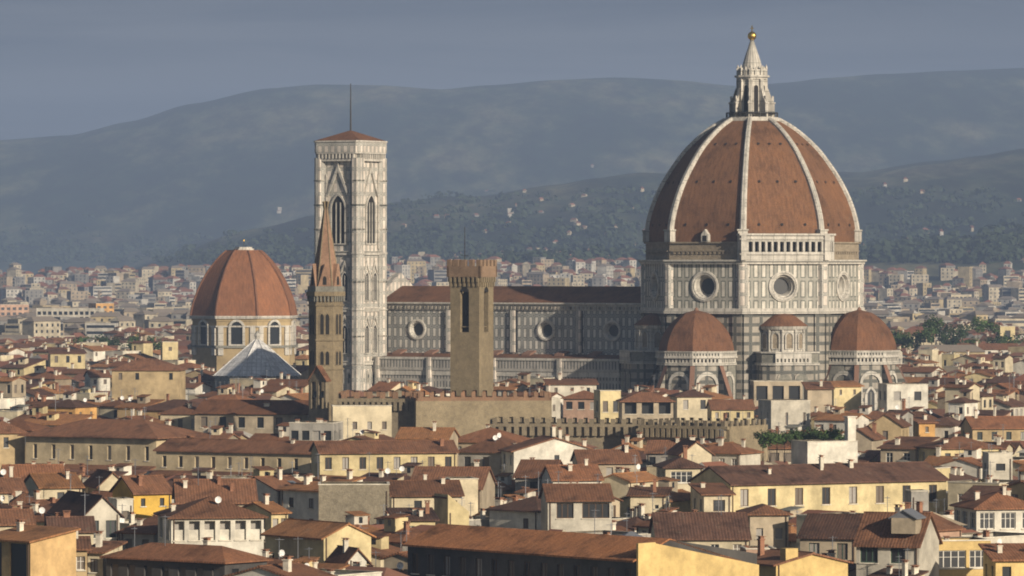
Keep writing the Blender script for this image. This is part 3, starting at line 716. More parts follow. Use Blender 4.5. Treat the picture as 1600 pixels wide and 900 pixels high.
def crenel_block(name, label, A, B, depth, top, parapet, merl, gap, wallm, merlm, corb=None, cat_='palace', holes=()):
    """battlemented wall block from A to B (front, left to right seen from the camera)"""
    d = Vector((B.x-A.x, B.y-A.y, 0)); Lw = d.length; ph = atan2(d.y, d.x)
    t = thing(name, label, cat_, ((A.x+B.x)/2, (A.y+B.y)/2, 0), ph)
    mb = MB(); z0 = top-parapet
    ends = [(Frame(0, 0, 0), Lw/2), (Frame(Lw/2, depth/2, pi/2), depth/2), (Frame(0, depth, pi), Lw/2), (Frame(-Lw/2, depth/2, -pi/2), depth/2)]
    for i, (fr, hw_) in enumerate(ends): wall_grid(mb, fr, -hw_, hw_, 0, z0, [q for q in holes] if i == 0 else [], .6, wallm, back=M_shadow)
    mb.face([(-Lw/2, 0, z0-.5), (Lw/2, 0, z0-.5), (Lw/2, depth, z0-.5), (-Lw/2, depth, z0-.5)], wallm); mb.build('wall', t)
    out_ = .0
    if corb:
        out_ = .8; mb = MB(); fr = ends[0][0]; k = int(Lw/corb)
        for q in range(k):
            u = -Lw/2+corb*(q+.5); mb.hull([(u-corb*.3, z0-1.7), (u+corb*.3, z0-1.7), (u+corb*.3, z0), (u-corb*.3, z0)], fr, 0, .79, wallm)
        mb.build('corbel_row', t)
    for i, (fr, hw_) in enumerate(ends):
        mb = MB(); e0 = .0 if i in (1, 3) else out_
        mb.hull([(-hw_-e0*.02, z0), (hw_, z0), (hw_, z0+parapet*.35), (-hw_, z0+parapet*.35)], fr, -.45, out_ if i == 0 else 0, merlm if not corb else wallm); mb.build('parapet', t)
        k = int(2*hw_/(merl+gap)); st = 2*hw_/max(k, 1)
        for q in range(k):
            if i == 2 and q % 2: pass
            u = -hw_+st*(q+.5); mb = MB(); z1 = top+rnd.uniform(-.08, .08)
            mb.hull([(u-merl/2, z0+parapet*.35), (u+merl/2, z0+parapet*.35), (u+merl/2, z1), (u-merl/2, z1)], fr, -.44, (out_ if i == 0 else 0)-.01, merlm); mb.build('merlon', t)
    return t
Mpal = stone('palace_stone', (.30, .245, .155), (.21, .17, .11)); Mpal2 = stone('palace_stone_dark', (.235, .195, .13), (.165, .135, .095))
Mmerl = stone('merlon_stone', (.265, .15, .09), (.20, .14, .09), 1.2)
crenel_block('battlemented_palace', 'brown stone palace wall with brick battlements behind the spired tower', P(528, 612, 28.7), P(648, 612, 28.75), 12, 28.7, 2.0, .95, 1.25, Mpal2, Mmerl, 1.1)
crenel_block('battlemented_palace', 'pale sunlit stone palace wall with battlements at the foot of the stone tower', P(650, 612, 28.85), P(862, 614, 28.5), 14, 28.7, 1.7, .8, 1.25, Mpal, Mmerl)
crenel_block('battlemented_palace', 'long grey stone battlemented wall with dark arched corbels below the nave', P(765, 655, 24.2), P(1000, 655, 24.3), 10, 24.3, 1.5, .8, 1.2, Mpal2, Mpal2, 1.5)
crenel_block('battlemented_palace', 'grey stone battlemented wall below the left apse', P(1001, 655, 24.5), P(1140, 657, 24.6), 14, 24.5, 1.6, .8, 1.1, Mpal, Mpal2, 1.2)

# ================================================================== BADIA SPIRE
by = P(509, 448, 49.3); bd = thing('spired_bell_tower', 'slender six sided stone bell tower with pointed spire beside the marble one', 'bell tower', (by.x, by.y, 0), 0)
HS = [radians(-62), radians(-2), radians(58), radians(118), radians(178), radians(238)]
def hexa(R): return [(R*cos(radians(-2-60+60*k)), R*sin(radians(-2-60+60*k))) for k in range(6)]
Rh = 3.5; aph = Rh*cos(pi/6); Msp = stone('spire_stone', (.30, .185, .12), (.21, .13, .085)); Mbd = stone('badia_stone', (.25, .20, .125), (.175, .14, .09), 1.2)
mb = MB(); mb.prism([(Rh*cos(a), Rh*sin(a)) for a in [h_-pi/2-pi/6 for h_ in HS]], 0, 47.4, Mbd, False); mb.build('shaft', bd)
def hexR(R): return [(R*cos(h_-pi/2-pi/6), R*sin(h_-pi/2-pi/6)) for h_ in HS]
mb = MB(); mb.prism(hexR(Rh+.5), 47.4, 48.3, Mbd); mb.prism(hexR(Rh+.2), 48.3, 49.4, M_lowplain); 
for z in (45.4, 38.3, 32.4): m2_ = MB(); m2_.prism(hexR(Rh+.25), z, z+.3, Mbd); m2_.build('string_course', bd)
for h_ in HS:
    fr = Frame((aph)*sin(h_), -(aph)*cos(h_), h_)
    for k in range(5): mb.hull([(-1.5+k*.75-.14, 46.3), (-1.5+k*.75+.14, 46.3), (-1.5+k*.75+.14, 47.4), (-1.5+k*.75-.14, 47.4)], fr, 0, .4, M_lowplain)
mb.build('cornice', bd)
pk = hexR(Rh-.55); mb = MB()
for k in range(6): mb.face([(*pk[k], 49.4), (*pk[(k+1) % 6], 49.4), (0, 0, 67.0)], Msp)
mb.build('spire', bd)
for k in range(6):
    a = HS[k]-pi/2-pi/6; rib(bd, [(49.4, Rh-.55), (58, (Rh-.55)*.51), (66.8, .06)], a, .28, .12, .12, Mbd)
    h_ = HS[k]; fr = Frame(aph*sin(h_), -aph*cos(h_), h_)
    mb = MB(); mb.hull([(-1.35, 49.4), (1.35, 49.4), (0, 54.0)], fr, -1.6, -.05, Msp); mb.hull(arch_pts(0, 49.7, 51.5, .75, True), fr, -.1, .0, M_shadow); mb.build('dormer_gable', bd)
    if k < 3:
        for z0, z1 in ((39.6, 43.8), (33.4, 36.2)):
            for c in (-.55, .55): arch_window(bd, fr, c, z0, z1, .75, .16, Mbd, M_shadow, True, 0, .12)
# dark gabled belfry in front of the tower's foot
bf = thing('gabled_belfry', 'dark narrow gabled stone bell wall at the foot of the spired tower', 'bell wall', ((496-800)/F*1005, 1005, 0), radians(-40))
fr = Frame(0, 0, 0); mb = MB(); wall_grid(mb, fr, -2.2, 2.2, 0, 30.8, [(-1.7, 24.8, -.3, 30.2), (.3, 24.8, 1.7, 30.2)], 1.0, Mpal2)
mb.face([(-2.2, 1.0, 0), (-2.2, 0, 0), (-2.2, 0, 30.8), (-2.2, 1, 30.8)], Mpal2); mb.face([(2.2, 0, 0), (2.2, 1, 0), (2.2, 1, 30.8), (2.2, 0, 30.8)], Mpal2); wall_grid(mb, Frame(0, 1.0, pi), -2.2, 2.2, 0, 30.8, [(-1.7, 24.8, -.3, 30.2), (.3, 24.8, 1.7, 30.2)], .0, Mpal2)
mb.hull([(-2.2, 30.8), (2.2, 30.8), (0, 33.2)], fr, -1.0, 0, Mpal2); mb.build('wall', bf)
mb = MB(); mb.slab([(-2.6, -.3, 30.5), (0, -.3, 33.5), (0, 1.3, 33.5), (-2.6, 1.3, 30.5)], .2, ROOFS[0]); mb.slab([(0, -.3, 33.5), (2.6, -.3, 30.5), (2.6, 1.3, 30.5), (0, 1.3, 33.5)], .2, ROOFS[0]); mb.build('roof', bf)
for c in (-1.0, 1.0):
    mb = MB(); mb.frustum(10, [(.5, 27.0), (.42, 27.6), (.28, 28.2), (.1, 28.4)], M_iron, 0, c, .5); mb.box(c-.05, c+.05, .45, .55, 28.4, 30.2, M_iron); mb.build('bell', bf)

# ================================================================== CHAPEL DOME + BAPTISTERY
sl_c = Vector(((381-800)/F*1650, 1650, 0)); ch = thing('chapel_dome', 'round red brick dome on a drum with arched windows at left', 'domed chapel', sl_c, radians(-30+25))
R0 = 17.8
PR = [(36.9, 18.1), (41, 17.2), (45.3, 15.6), (48.5, 14.0), (51.3, 12.3), (54, 10.3), (56.3, 8.2), (57.6, 6.8), (58.3, 5.9)]
zs = [36.9+21.4*k/20 for k in range(21)]; rs = [cat(PR, z) for z in zs]; sl = [0]
for i in range(1, 21): sl.append(sl[-1]+sqrt((zs[i]-zs[i-1])**2+(rs[i]-rs[i-1])**2))
M_chd = tiles('chapel_dome_tiles', (.235, .105, .052), .75, .9, .12, (.98, 1.02), .1); Mribd = tiles('dark_rib_tiles', (.19, .09, .05), .7, .9, .2, (.98, 1.02))
dome_sails(ch, zs, rs, sl, M_chd, 'dome_sail', range(0, 360, 45))
for k in range(8): rib(ch, list(zip(zs, rs)), radians(22.5+45*k), .8, .6, .3, Mribd)
mb = MB(); mb.prism(octa(5.9), 58.2, 58.5, M_chd); mb.prism(octa(3.5), 58.4, 59.0, M_white); mb.prism(octa(2.9), 58.9, 59.5, M_white); mb.box(-.06, .06, -.06, .06, 59.5, 61.5, M_iron); mb.frustum(8, [(.3, 61.4), (.3, 61.9)], M_gold); mb.build('top_ring', ch)
Mchw = plaster('plaster_chapel', (.38, .29, .16), .3, .6)
mb = MB(); mb.prism(octa(R0-.3), 0, 35.2, Mchw, False, M_chd); mb.build('drum_wall', ch)
mb = MB(); mb.prism(octa(R0+.7), 36.0, 36.9, M_white); mb.prism(octa(R0+.2), 33.2, 33.7, M_white); mb.prism(octa(R0), 35.2, 36.0, Mchw); mb.prism(octa(R0+.3), 26.4, 27.2, M_lowplain); mb.build('cornice', ch)
for az in range(0, 360, 45):
    fr = oct_frame(az, (R0-.3)*cos(pi/8)); arch_window(ch, fr, 0, 27.6, 35.0, 3.9, .75, M_white, M_dark, proud=.7)
    for s in (-1, 1):
        mb = MB(); u = s*5.3; mb.hull([(u-.9, 24), (u+.9, 24), (u+.9, 33.2), (u-.9, 33.2)], fr, 0, .45, M_white); mb.build('pilaster', ch)
bp = Vector(((402-800)/F*1405, 1405, 0)); bapt = thing('baptistery', 'low octagonal baptistery with pale pyramid roof below the red chapel dome', 'baptistery', bp, radians(1.5))
M_slate = marble('baptistery_slabs', 1.3, 1.6, .0, .10, (.72, .71, .69), (.50, .49, .47))
rr = 13.2; rl = [(rr*cos(radians(22.5+45*k)), rr*sin(radians(22.5+45*k))) for k in range(8)]
mb = MB()
for k in range(8): mb.face([(*rl[k], 22.6), (*rl[(k+1) % 8], 22.6), (0, 0, 33.2)], M_slate)
for k in range(8): rib(bapt, [(22.6, rr), (33.2, .1)], radians(22.5+45*k), .3, .15, .12, M_slate)
mb.build('roof', bapt)
mb = MB(); mb.prism(octa(12.8), 0, 22.6, M_nave, False); mb.build('wall', bapt)
mb = MB(); mb.frustum(8, [(.7, 32.6), (.7, 33.6), (.9, 33.7), (.1, 35.3)], M_white); mb.build('lantern', bapt)
# ================================================================== HOUSES
WMESH = {}; WR = random.Random(21)
def window_mesh(w, h, style, var=0):
    k = (round(w, 1), round(h, 1), style, var)
    if k not in WMESH:
        w, h = k[0], k[1]; fm = {'w': M_frame, 'b': M_brownframe, 'n': M_brownframe, 'g': M_shutg}[style]
        mb = MB(); fr = Frame(0, 0, 0); t = .09 if w < 1.6 else .12
        if style != 'n':
            for a, b2, c, d in ((-w/2, 0, -w/2+t, h), (w/2-t, 0, w/2, h), (-w/2+t, 0, w/2-t, t), (-w/2+t, h-t, w/2-t, h)): mb.hull([(a, b2), (c, b2), (c, d), (a, d)], fr, 0, .07, fm)
            nb = 1 if w < 1.7 else int(w/1.1)
            for q in range(nb):
                x = -w/2+w*(q+1)/(nb+1); mb.hull([(x-t/2, t), (x+t/2, t), (x+t/2, h-t), (x-t/2, h-t)], fr, 0, .06, fm)
            if style == 'w' and h > 1.3: mb.hull([(-w/2+t, h*.62-.03), (w/2-t, h*.62-.03), (w/2-t, h*.62+.03), (-w/2+t, h*.62+.03)], fr, 0, .055, fm)
        f = mb.mesh('window_frame') if style != 'n' else None
        p = MB(); p.face([(-w/2, 0, 0), (w/2, 0, 0), (w/2, 0, h), (-w/2, 0, h)], (M_dark, M_closed, M_curtshade, M_dark)[var]); p = p.mesh('window_pane')
        s = MB(); s.box(-w*.25, w*.25, -.06, 0, 0, h, M_shutg if style == 'g' else M_shutter); s = s.mesh('shutter')
        sl = MB(); sl.box(-w/2-.12, w/2+.12, -.14, .02, -.14, 0, M_chim); sl = sl.mesh('sill')
        WMESH[k] = (f, p, s, sl)
    return WMESH[k]
def add_window(root, fr, u, v, w, h, style, rec, shut, detail):
    f, p, s, sl = window_mesh(w, h, style, 2 if rec == 1.2 else (WR.choice([0, 0, 0, 1, 1, 2]) if rec < .6 and w < 2 else 0))  # open loggia gets a grey pane, its inner shade put into the colour
    a = fr(u, v, -rec+.02)
    o = link('window', p, root, a, fr.phi)
    if detail:
        if f: link('frame', f, o, (0, 0, 0))
        b2 = rec-.02+.02; link('sill', sl, o, (0, -b2, 0))
        if shut:
            for sg in (-1, 1): link('shutter', s, o, (sg*(round(w, 1)*.75+.03), -b2, 0))
CHM = {}
def chimney_mesh(k):
    if k not in CHM:
        mb = MB(); m = [M_chim, M_chim, M_chimr, M_chim, M_chim][k % 5]; hh = [1.1, .9, 1.7, .8][k % 4]; ww = [.34, .27, .30, .5][k % 4]
        mb.box(-ww, ww, -.3, .3, -1.2, hh, m); mb.box(-ww-.1, ww+.1, -.4, .4, hh, hh+.12, m)
        for sx in (-1, 1): mb.box(sx*(ww-.08)-.08, sx*(ww-.08)+.08, -.25, .25, hh+.12, hh+.4, M_chimr)
        mb.slab([(-ww-.15, -.45, hh+.42), (ww+.15, -.45, hh+.42), (ww+.15, .45, hh+.5), (-ww-.15, .45, hh+.5)], .07, M_chimr)
        CHM[k] = mb.mesh('chimney')
    return CHM[k]
def antenna_mesh(k=0):
    if ('a', k) not in CHM:
        mb = MB(); hh = (2.8, 4.0, 3.2)[k]; mb.box(-.035, .035, -.035, .035, -.6, hh, M_metal)
        for q in range(5): mb.box(-.42+.05*q, .42-.05*q, -.02, .02, hh-.25-.0*q, hh-.21, M_metal, 0, (0, -.5+.25*q, 0))
        mb.box(-.02, .02, -.6, .6, hh-.25, hh-.21, M_metal)
        if k: 
            for q in range(4): mb.box(-.5, .5, -.02, .02, hh-1.3+.22*q, hh-1.27+.22*q, M_metal)
        CHM[('a', k)] = mb.mesh('antenna')
    return CHM[('a', k)]
def dish_mesh():
    if 'd' not in CHM:
        mb = MB(); fr = Frame(0, 0, radians(25))
        rings = [(0, .0), (.25, .03), (.45, .12)]
        ring(mb, fr, 0, .9, [(.02, 0), (.25, .04), (.46, .14)], M_dish, 14); ring(mb, fr, 0, .9, [(.46, .14), (.25, .02), (.02, -.03)], M_dish, 14)
        mb.box(-.03, .03, -.03, .03, -.5, .9, M_metal); CHM['d'] = mb.mesh('satellite_dish')
    return CHM['d']

class House: pass
HS_ = []
def corners(h, ex=0):
    c, s = cos(h.phi), sin(h.phi); hw, hd = h.w/2+ex, h.d/2+ex
    return [(h.x+u*c-v*s, h.y+u*s+v*c) for u, v in ((-hw, -hd), (hw, -hd), (hw, hd), (-hw, hd))]
def obb_hit(a, b, ex=0.2):
    A, B = corners(a, -ex), corners(b, -ex)
    for Q in (A, B):
        for i in range(2):
            ax = (Q[i+1][0]-Q[i][0], Q[i+1][1]-Q[i][1])
            pa = [p[0]*ax[0]+p[1]*ax[1] for p in A]; pb = [p[0]*ax[0]+p[1]*ax[1] for p in B]
            if max(pa) <= min(pb) or max(pb) <= min(pa): return False
    return True
def roof_pts(h):                                   # outline corners used to see what it hides
    c, s = cos(h.phi), sin(h.phi); hw, hd = h.w/2, h.d/2
    W_ = lambda u, v, z: (h.x+u*c-v*s, h.y+u*s+v*c, z)
    P_ = [W_(a, b, h.he) for a in (-hw, hw) for b in (-hd, hd)]
    r = h.he+h.rise
    if h.roof == 'g': P_ += [W_(-hw, 0, r), W_(hw, 0, r)]
    elif h.roof == 'f': P_ += [W_(0, -hd, r), W_(0, hd, r)]
    elif h.roof == 'h':
        k = min(hw, hd); P_ += [W_(-hw+k, 0, r), W_(hw-k, 0, r)] if hw >= hd else [W_(0, -hd+k, r), W_(0, hd-k, r)]
    elif h.roof == 's': P_ += [W_(-hw, hd, r), W_(hw, hd, r)]
    elif h.roof == 'x': P_ += [W_(-hw, -hd+5, r), W_(hw, -hd+5, r)]
    elif h.roof == 'l': P_ += [W_(-hw, -hd, r), W_(-hw, hd, r)]
    elif h.roof == 't': P_ += [W_(a, b, h.he+.8) for a in (-hw, hw) for b in (-hd, hd)]
    return P_
def hull2(pts):
    pts = sorted(set(pts)); 
    def half(ps):
        o = []
        for p in ps:
            while len(o) > 1 and (o[-1][0]-o[-2][0])*(p[1]-o[-2][1])-(o[-1][1]-o[-2][1])*(p[0]-o[-2][0]) <= 0: o.pop()
            o.append(p)
        return o
    return half(pts)       # image y grows downward: this half is the upper outline in the picture
def outline(h):
    q = [toPx(p) for p in roof_pts(h)]; return hull2(q)
def top_at(hl, x):
    for (a, b), (c, d) in zip(hl, hl[1:]):
        if a <= x <= c: return b+(d-b)*(x-a)/(c-a) if c > a else min(b, d)
    return None

def build_house(h, detail):
    """h: w d he roof rise wall x y phi cols rows ww wh style shut label"""
    t = thing(h.name, h.label, h.cat, (h.x, h.y, 0), h.phi, h.group)
    R = random.Random(int(h.x*17+h.y*31)); hw, hd, he = h.w/2, h.d/2, h.he; wm = wallmat(h.wall); rm = h.rmat
    ov = h.ov; rise = h.rise
    fr = [Frame(0, -hd, 0), Frame(hw, 0, pi/2), Frame(0, hd, pi), Frame(-hw, 0, -pi/2)]
    hws = [hw, hd, hw, hd]
    # which side walls look towards the camera
    vd = Vector((h.x, h.y)).normalized(); vis = [True]
    for ph in (pi/2, pi, -pi/2):
        a = h.phi+ph; vis.append(sin(a)*vd.x-cos(a)*vd.y < -.12)
    mb = MB(); wins = []
    for i in range(4):
        holes = []
        if vis[i]:
            cols = h.cols if i == 0 else h.scols
            if cols:
                span = 2*hws[i]/cols; ww = min(h.ww, span*.7); wh = h.wh
                for r_ in range(h.rows):
                    v0 = he-h.off-wh-r_*(h.wh+h.vgap)
                    if v0 < 1: continue
                    for c_ in range(cols):
                        if h.skip and R.random() < h.skip: continue
                        if h.us and i == 0: u = -hws[i]+h.us[c_]*2*hws[i]; 
                        else: u = -hws[i]+span*(c_+.5)
                        w2 = ww
                        if h.usw and i == 0: w2 = h.usw[c_]
                        holes.append((u-w2/2, v0, u+w2/2, v0+wh)); wins.append((i, u, v0, w2, wh))
        top = he+(rise if (h.roof == 'l' and i == 3) else 0)+(rise if (h.roof == 's' and i == 2) else 0)
        if h.roof == 't': top += .8
        wall_grid(mb, fr[i], -hws[i], hws[i], 0, top, holes, h.rec, wm)
    if h.roof == 'g':
        for i in (1, 3): f = fr[i]; mb.face([f(-hd, he), f(hd, he), f(0, he+rise)], wm)
    if h.roof == 'f':
        for i in (0, 2): f = fr[i]; mb.face([f(-hw, he), f(hw, he), f(0, he+rise)], wm)
    if h.roof == 'l':
        mb.face([fr[0](-hw, he), fr[0](hw, he), fr[0](-hw, he+rise)], wm); mb.face([fr[2](-hw, he), fr[2](hw, he), fr[2](hw, he+rise)], wm)
    if h.roof == 's':
        mb.face([fr[1](-hd, he), fr[1](hd, he), fr[1](hd, he+rise)], wm); mb.face([fr[3](-hd, he), fr[3](hd, he), fr[3](-hd, he+rise)], wm)
    if h.roof == 'x':
        for i, sg in ((1, 1), (3, -1)): f = fr[i]; mb.face([f(-hd, he), f(hd, he), f(sg*(5-hd), he+rise)], wm)
    mb.build('wall', t)
    for i, u, v, ww, wh in wins: add_window(t, fr[i], u, v, ww, wh, h.style, h.rec, h.shut and ww < 1.6, detail)
    rb = MB(); th = .22; z = he+.12; sd_ = .35 if h.roof in 'gf' else ov
    sl = lambda run: rise/run
    if h.roof == 'g':
        k = ov*rise/hd
        rb.slab([(-hw-sd_, -hd-ov, z-k), (hw+sd_, -hd-ov, z-k), (hw+sd_, 0, z+rise), (-hw-sd_, 0, z+rise)], th, rm)
        rb.slab([(hw+sd_, hd+ov, z-k), (-hw-sd_, hd+ov, z-k), (-hw-sd_, 0, z+rise), (hw+sd_, 0, z+rise)], th, rm)
        rb.box(-hw-sd_, hw+sd_, -.14, .14, z+rise-.05, z+rise+.07, rm)
    elif h.roof == 'f':
        k = ov*rise/hw
        rb.slab([(-hw-ov, hd+sd_, z-k), (-hw-ov, -hd-sd_, z-k), (0, -hd-sd_, z+rise), (0, hd+sd_, z+rise)], th, rm)
        rb.slab([(hw+ov, -hd-sd_, z-k), (hw+ov, hd+sd_, z-k), (0, hd+sd_, z+rise), (0, -hd-sd_, z+rise)], th, rm)
        rb.box(-.14, .14, -hd-sd_, hd+sd_, z+rise-.05, z+rise+.07, rm)
    elif h.roof == 'x':
        k = ov*rise/5
        rb.slab([(-hw-.4, -hd-ov, z-k), (hw, -hd-ov, z-k), (hw, -hd+5, z+rise), (-hw-.4, -hd+5, z+rise)], th, rm)
        rb.slab([(hw, hd+.3, z-1.6), (-hw-.4, hd+.3, z-1.6), (-hw-.4, -hd+5, z+rise), (hw, -hd+5, z+rise)], th, rm)
        gw = MB(); zf = he+1.75; f = fr[1]
        gw.hull([(-hd-.1, 0), (hd, 0), (hd, he-1.3), (-hd+2.6, zf), (-hd+2.5, zf+.15), (-hd-.1, zf+.1)], f, .01, .35, wallmat('gold')); tag(gw.build('end_wall', t), 'bright yellow blank end wall sloping down to the right')
    elif h.roof == 'h':
        X, Y = hw+ov, hd+ov; k = min(X, Y); zz = z-.1
        e = [(-X, -Y, zz), (X, -Y, zz), (X, Y, zz), (-X, Y, zz)]
        if X >= Y: a, b2 = (-X+k, 0, zz+rise+.2), (X-k, 0, zz+rise+.2)
        else: a, b2 = (0, -Y+k, zz+rise+.2), (0, Y-k, zz+rise+.2)
        if X >= Y: fs = [[e[0], e[1], b2, a], [e[1], e[2], b2], [e[2], e[3], a, b2], [e[3], e[0], a]]
        else: fs = [[e[0], e[1], a], [e[1], e[2], b2, a], [e[2], e[3], b2], [e[3], e[0], a, b2]]
        for q in fs: rb.face(q, rm)
        rb.prism([(p[0], p[1]) for p in e], zz-.2, zz-.001, rm)
    elif h.roof == 's':
        k = ov*rise/h.d; rb.slab([(-hw-ov, -hd-ov, z-k), (hw+ov, -hd-ov, z-k), (hw+ov, hd+ov*.5, z+rise+k*.5), (-hw-ov, hd+ov*.5, z+rise+k*.5)], th, rm)
    elif h.roof == 'l':
        k = ov*rise/h.w; rb.slab([(-hw-.1, -hd+.35, z+rise-.5), (hw+ov, -hd+.35, z-k-.5), (hw+ov, hd+ov, z-k-.5), (-hw-.1, hd+ov, z+rise-.5)], th, rm)
    elif h.roof == 't':
        rb.box(-hw+.25, hw-.25, -hd+.25, hd-.25, he-.1, he+.15, rm)
        for i in range(4): rb.hull([(-hws[i]-.08, he+.8), (hws[i]+.08, he+.8), (hws[i]+.08, he+.95), (-hws[i]-.08, he+.95)], fr[i], -.3, .1+.003*i, M_chim)
    ro = rb.build('roof', t)
    def rz(u, v):
        if h.roof == 'g': return z+rise*(1-abs(v)/hd)
        if h.roof == 'f': return z+rise*(1-abs(u)/hw)
        if h.roof == 'h': return z+rise*min(1, min((hw-abs(u)), (hd-abs(v)))/min(hw, hd))
        if h.roof == 's': return z+rise*(v+hd)/h.d
        if h.roof == 'l': return z-.5+rise*(hw-u)/h.w
        return z
    for q in range(h.chim):
        u, v = R.uniform(-hw*.85, hw*.85), R.uniform(-hd*.55, hd*.75); c = link('chimney', chimney_mesh(R.randrange(12)), ro, (u, v, rz(u, v)), 0 if R.random() < .5 else pi/2)
        s = R.uniform(.8, 1.15); c.scale = (s, s, R.uniform(.55, 1.15))
    for q in range(h.ant):
        u, v = R.uniform(-hw*.8, hw*.8), R.uniform(-hd*.3, hd*.8); link('antenna', antenna_mesh(R.randrange(3)), ro, (u, v, rz(u, v)), R.uniform(0, 3))
    for q in range(h.dish):
        u, v = R.uniform(-hw*.8, hw*.8), R.uniform(-hd*.6, hd*.4); link('satellite_dish', dish_mesh(), ro, (u, v, rz(u, v)), R.uniform(-.4-h.phi, .4-h.phi))
    if detail and h.D < 900 and h.wall != 'dark':
        u = R.choice((-1, 1))*(hw-.35); mb = MB(); mb.hull([(u-.07, 0), (u+.07, 0), (u+.07, he-.1), (u-.07, he-.1)], fr[0], .02, .15, M_shutter); mb.build('drainpipe', t)
    if getattr(h, 'cab', 0):
        m2 = R.uniform(1.2, 2.4); u, v = R.uniform(-hw*.5, hw*.5), R.uniform(-hd*.3, hd*.5); zc = rz(u, v); a = min(hw, hd)*.5; cm = wallmat(R.choice(['white', 'cream', 'pale', 'yellow', 'beige'])); mb = MB()
        mb.box(u-m2*.6, u+m2*.6, v-a*.5, v+a*.5, zc-1, zc+m2*.75, cm); mb.face([(u-.4, v-a*.5-.01, zc+m2*.2), (u+.3, v-a*.5-.01, zc+m2*.2), (u+.3, v-a*.5-.01, zc+m2*.6), (u-.4, v-a*.5-.01, zc+m2*.6)], M_dark)
        mb.slab([(u-m2*.6-.25, v-a*.5-.3, zc+m2*.75), (u+m2*.6+.25, v-a*.5-.3, zc+m2*.75), (u+m2*.6+.25, v+a*.5+.2, zc+m2*.75+.45), (u-m2*.6-.25, v+a*.5+.2, zc+m2*.75+.45)], .12, rm); mb.build('roof_cabin', ro)
    if h.sky:
        for q in range(h.sky):
            u, v = R.uniform(-hw*.6, hw*.6), -hd*R.uniform(.3, .6); zc = rz(u, v); mb = MB(); a = rise/hd if h.roof in 'gh' else 0
            if h.roof in 'gh': mb.slab([(u-.6, v-.5, zc-.5*a+.08), (u+.6, v-.5, zc-.5*a+.08), (u+.6, v+.5, zc+.5*a+.08), (u-.6, v+.5, zc+.5*a+.08)], .1, M_metal); mb.build('skylight', ro)
    h.root = t; h.rzf = rz
    return t

def H(x0, x1, ye, yb, he, phi, d, roof, rise, wall, cols, rows, label, anchor, cat='house', rm=None, ww=1.15, wh=1.7, off=.9, style='n', shut=False, chim=None, ant=0, dish=0, sky=0, vgap=1.5, us=None, usw=None, ov=.6, rec=.3, skip=0, scols=None, name=None, group=None):
    h = House(); D = (CAM_H-he)*F/(ye-HOR); phi = radians(phi)
    h.w = max(2.5, abs(x1-x0)/F*D/max(.3, cos(phi+atan2((x0+x1)/2-800, F)))); h.d = d; h.phi = phi
    h.spec = (x0, x1, ye); h.he = he; h.yb = yb; h.roof = roof; h.rise = rise*(.8 if roof in 'gh' else 1); h.wall = wall; h.cols = cols; h.rows = rows
    h.scols = scols if scols is not None else (max(1, int(d/4)) if cols else 0)
    h.label = label; h.anchor = anchor; h.cat = cat; h.rmat = rm or ROOFS[0]; h.ww = ww; h.wh = wh; h.off = off; h.style = style; h.shut = shut
    h.chim = 1 if chim is None else chim; h.ant = ant; h.dish = dish; h.sky = sky; h.vgap = vgap; h.us = us; h.usw = usw; h.ov = ov; h.rec = rec; h.skip = skip
    h.name = name or cat.replace(' ', '_'); h.group = group; h.hero = True
    HS_.append(h); return h
def place(h):
    x0, x1, ye = h.spec; D = (CAM_H-h.he)*F/(ye-HOR); xc = ((x0+x1)/2-800)/F*D
    h.w = max(2.5, abs(x1-x0)/F*D/max(.3, cos(h.phi+atan2((x0+x1)/2-800, F))))
    h.x = xc-sin(h.phi)*h.d/2*1.0; h.y = D+cos(h.phi)*h.d/2
    h.x = xc-sin(h.phi)*h.d/2; h.D = D

R0_, R1_, R2_, R3_ = ROOFS
# ---- bottom rows, left to right (photo pixels of the front wall: left, right, eave row, lowest visible row)
H(-30, 47, 843, 900, 20, -48, 7, 's', 1.2, 'ochre', 2, 1, 'ochre-sided house with an open dark loggia in the lower left corner', 'corner loggia house', ww=3.6, wh=4.5, off=.4, scols=0, rm=R3_)
H(96, 136, 858, 900, 18.5, 6, 9, 's', 1.0, 'tan', 2, 1, 'small tan house with two little windows beside the corner loggia house', 'small tan house', style='w', rm=R0_)
H(136, 157, 862, 900, 17.5, -20, 6, 's', .9, 'cream', 1, 1, 'narrow cream house with one window right of the small tan house', 'narrow cream house', style='b')
H(-12, 52, 818, 836, 18.4, 10, 10, 'g', 2.0, 'cream', 0, 1, 'cream windowless wall under a brown roof above the corner loggia', 'windowless cream wall', chim=2)
H(78, 146, 829, 846, 18.6, 8, 9, 'g', 1.9, 'cream', 1, 1, 'cream-walled house with low brown roof above the small tan house', 'low cream house', rm=R2_, ant=1, chim=2)
H(133, 187, 803, 842, 19.5, 22, 16, 'f', 2.4, 'pale', 2, 2, 'white house with green shuttered tall windows at lower left', 'shuttered white house', style='g', shut=False, ww=1.5, wh=2.4, rm=R2_, chim=2)
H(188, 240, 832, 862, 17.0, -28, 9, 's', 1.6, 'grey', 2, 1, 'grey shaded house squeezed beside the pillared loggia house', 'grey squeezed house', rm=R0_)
H(209, 268, 768, 808, 19.5, 28, 8, 'g', 2.7, 'mustard', 2, 1, 'bright mustard-yellow house with two small windows and shaded gable end', 'mustard-yellow house', ww=.75, wh=1.2, off=1.0, ant=1, chim=2, scols=2)
H(184, 207, 789, 803, 18, 20, 5, 't', 0, 'white', 1, 1, 'little white box house left of the mustard-yellow house', 'white box house', chim=0)
H(268, 412, 808, 868, 19.8, 12, 13, 'h', 2.9, 'white', 6, 1, 'large white house with a pillared open loggia under its hipped roof', 'pillared loggia house', ww=3.2, wh=2.6, off=.5, rec=1.2, scols=2, rm=R0_, chim=2, dish=1, vgap=3, style='n')
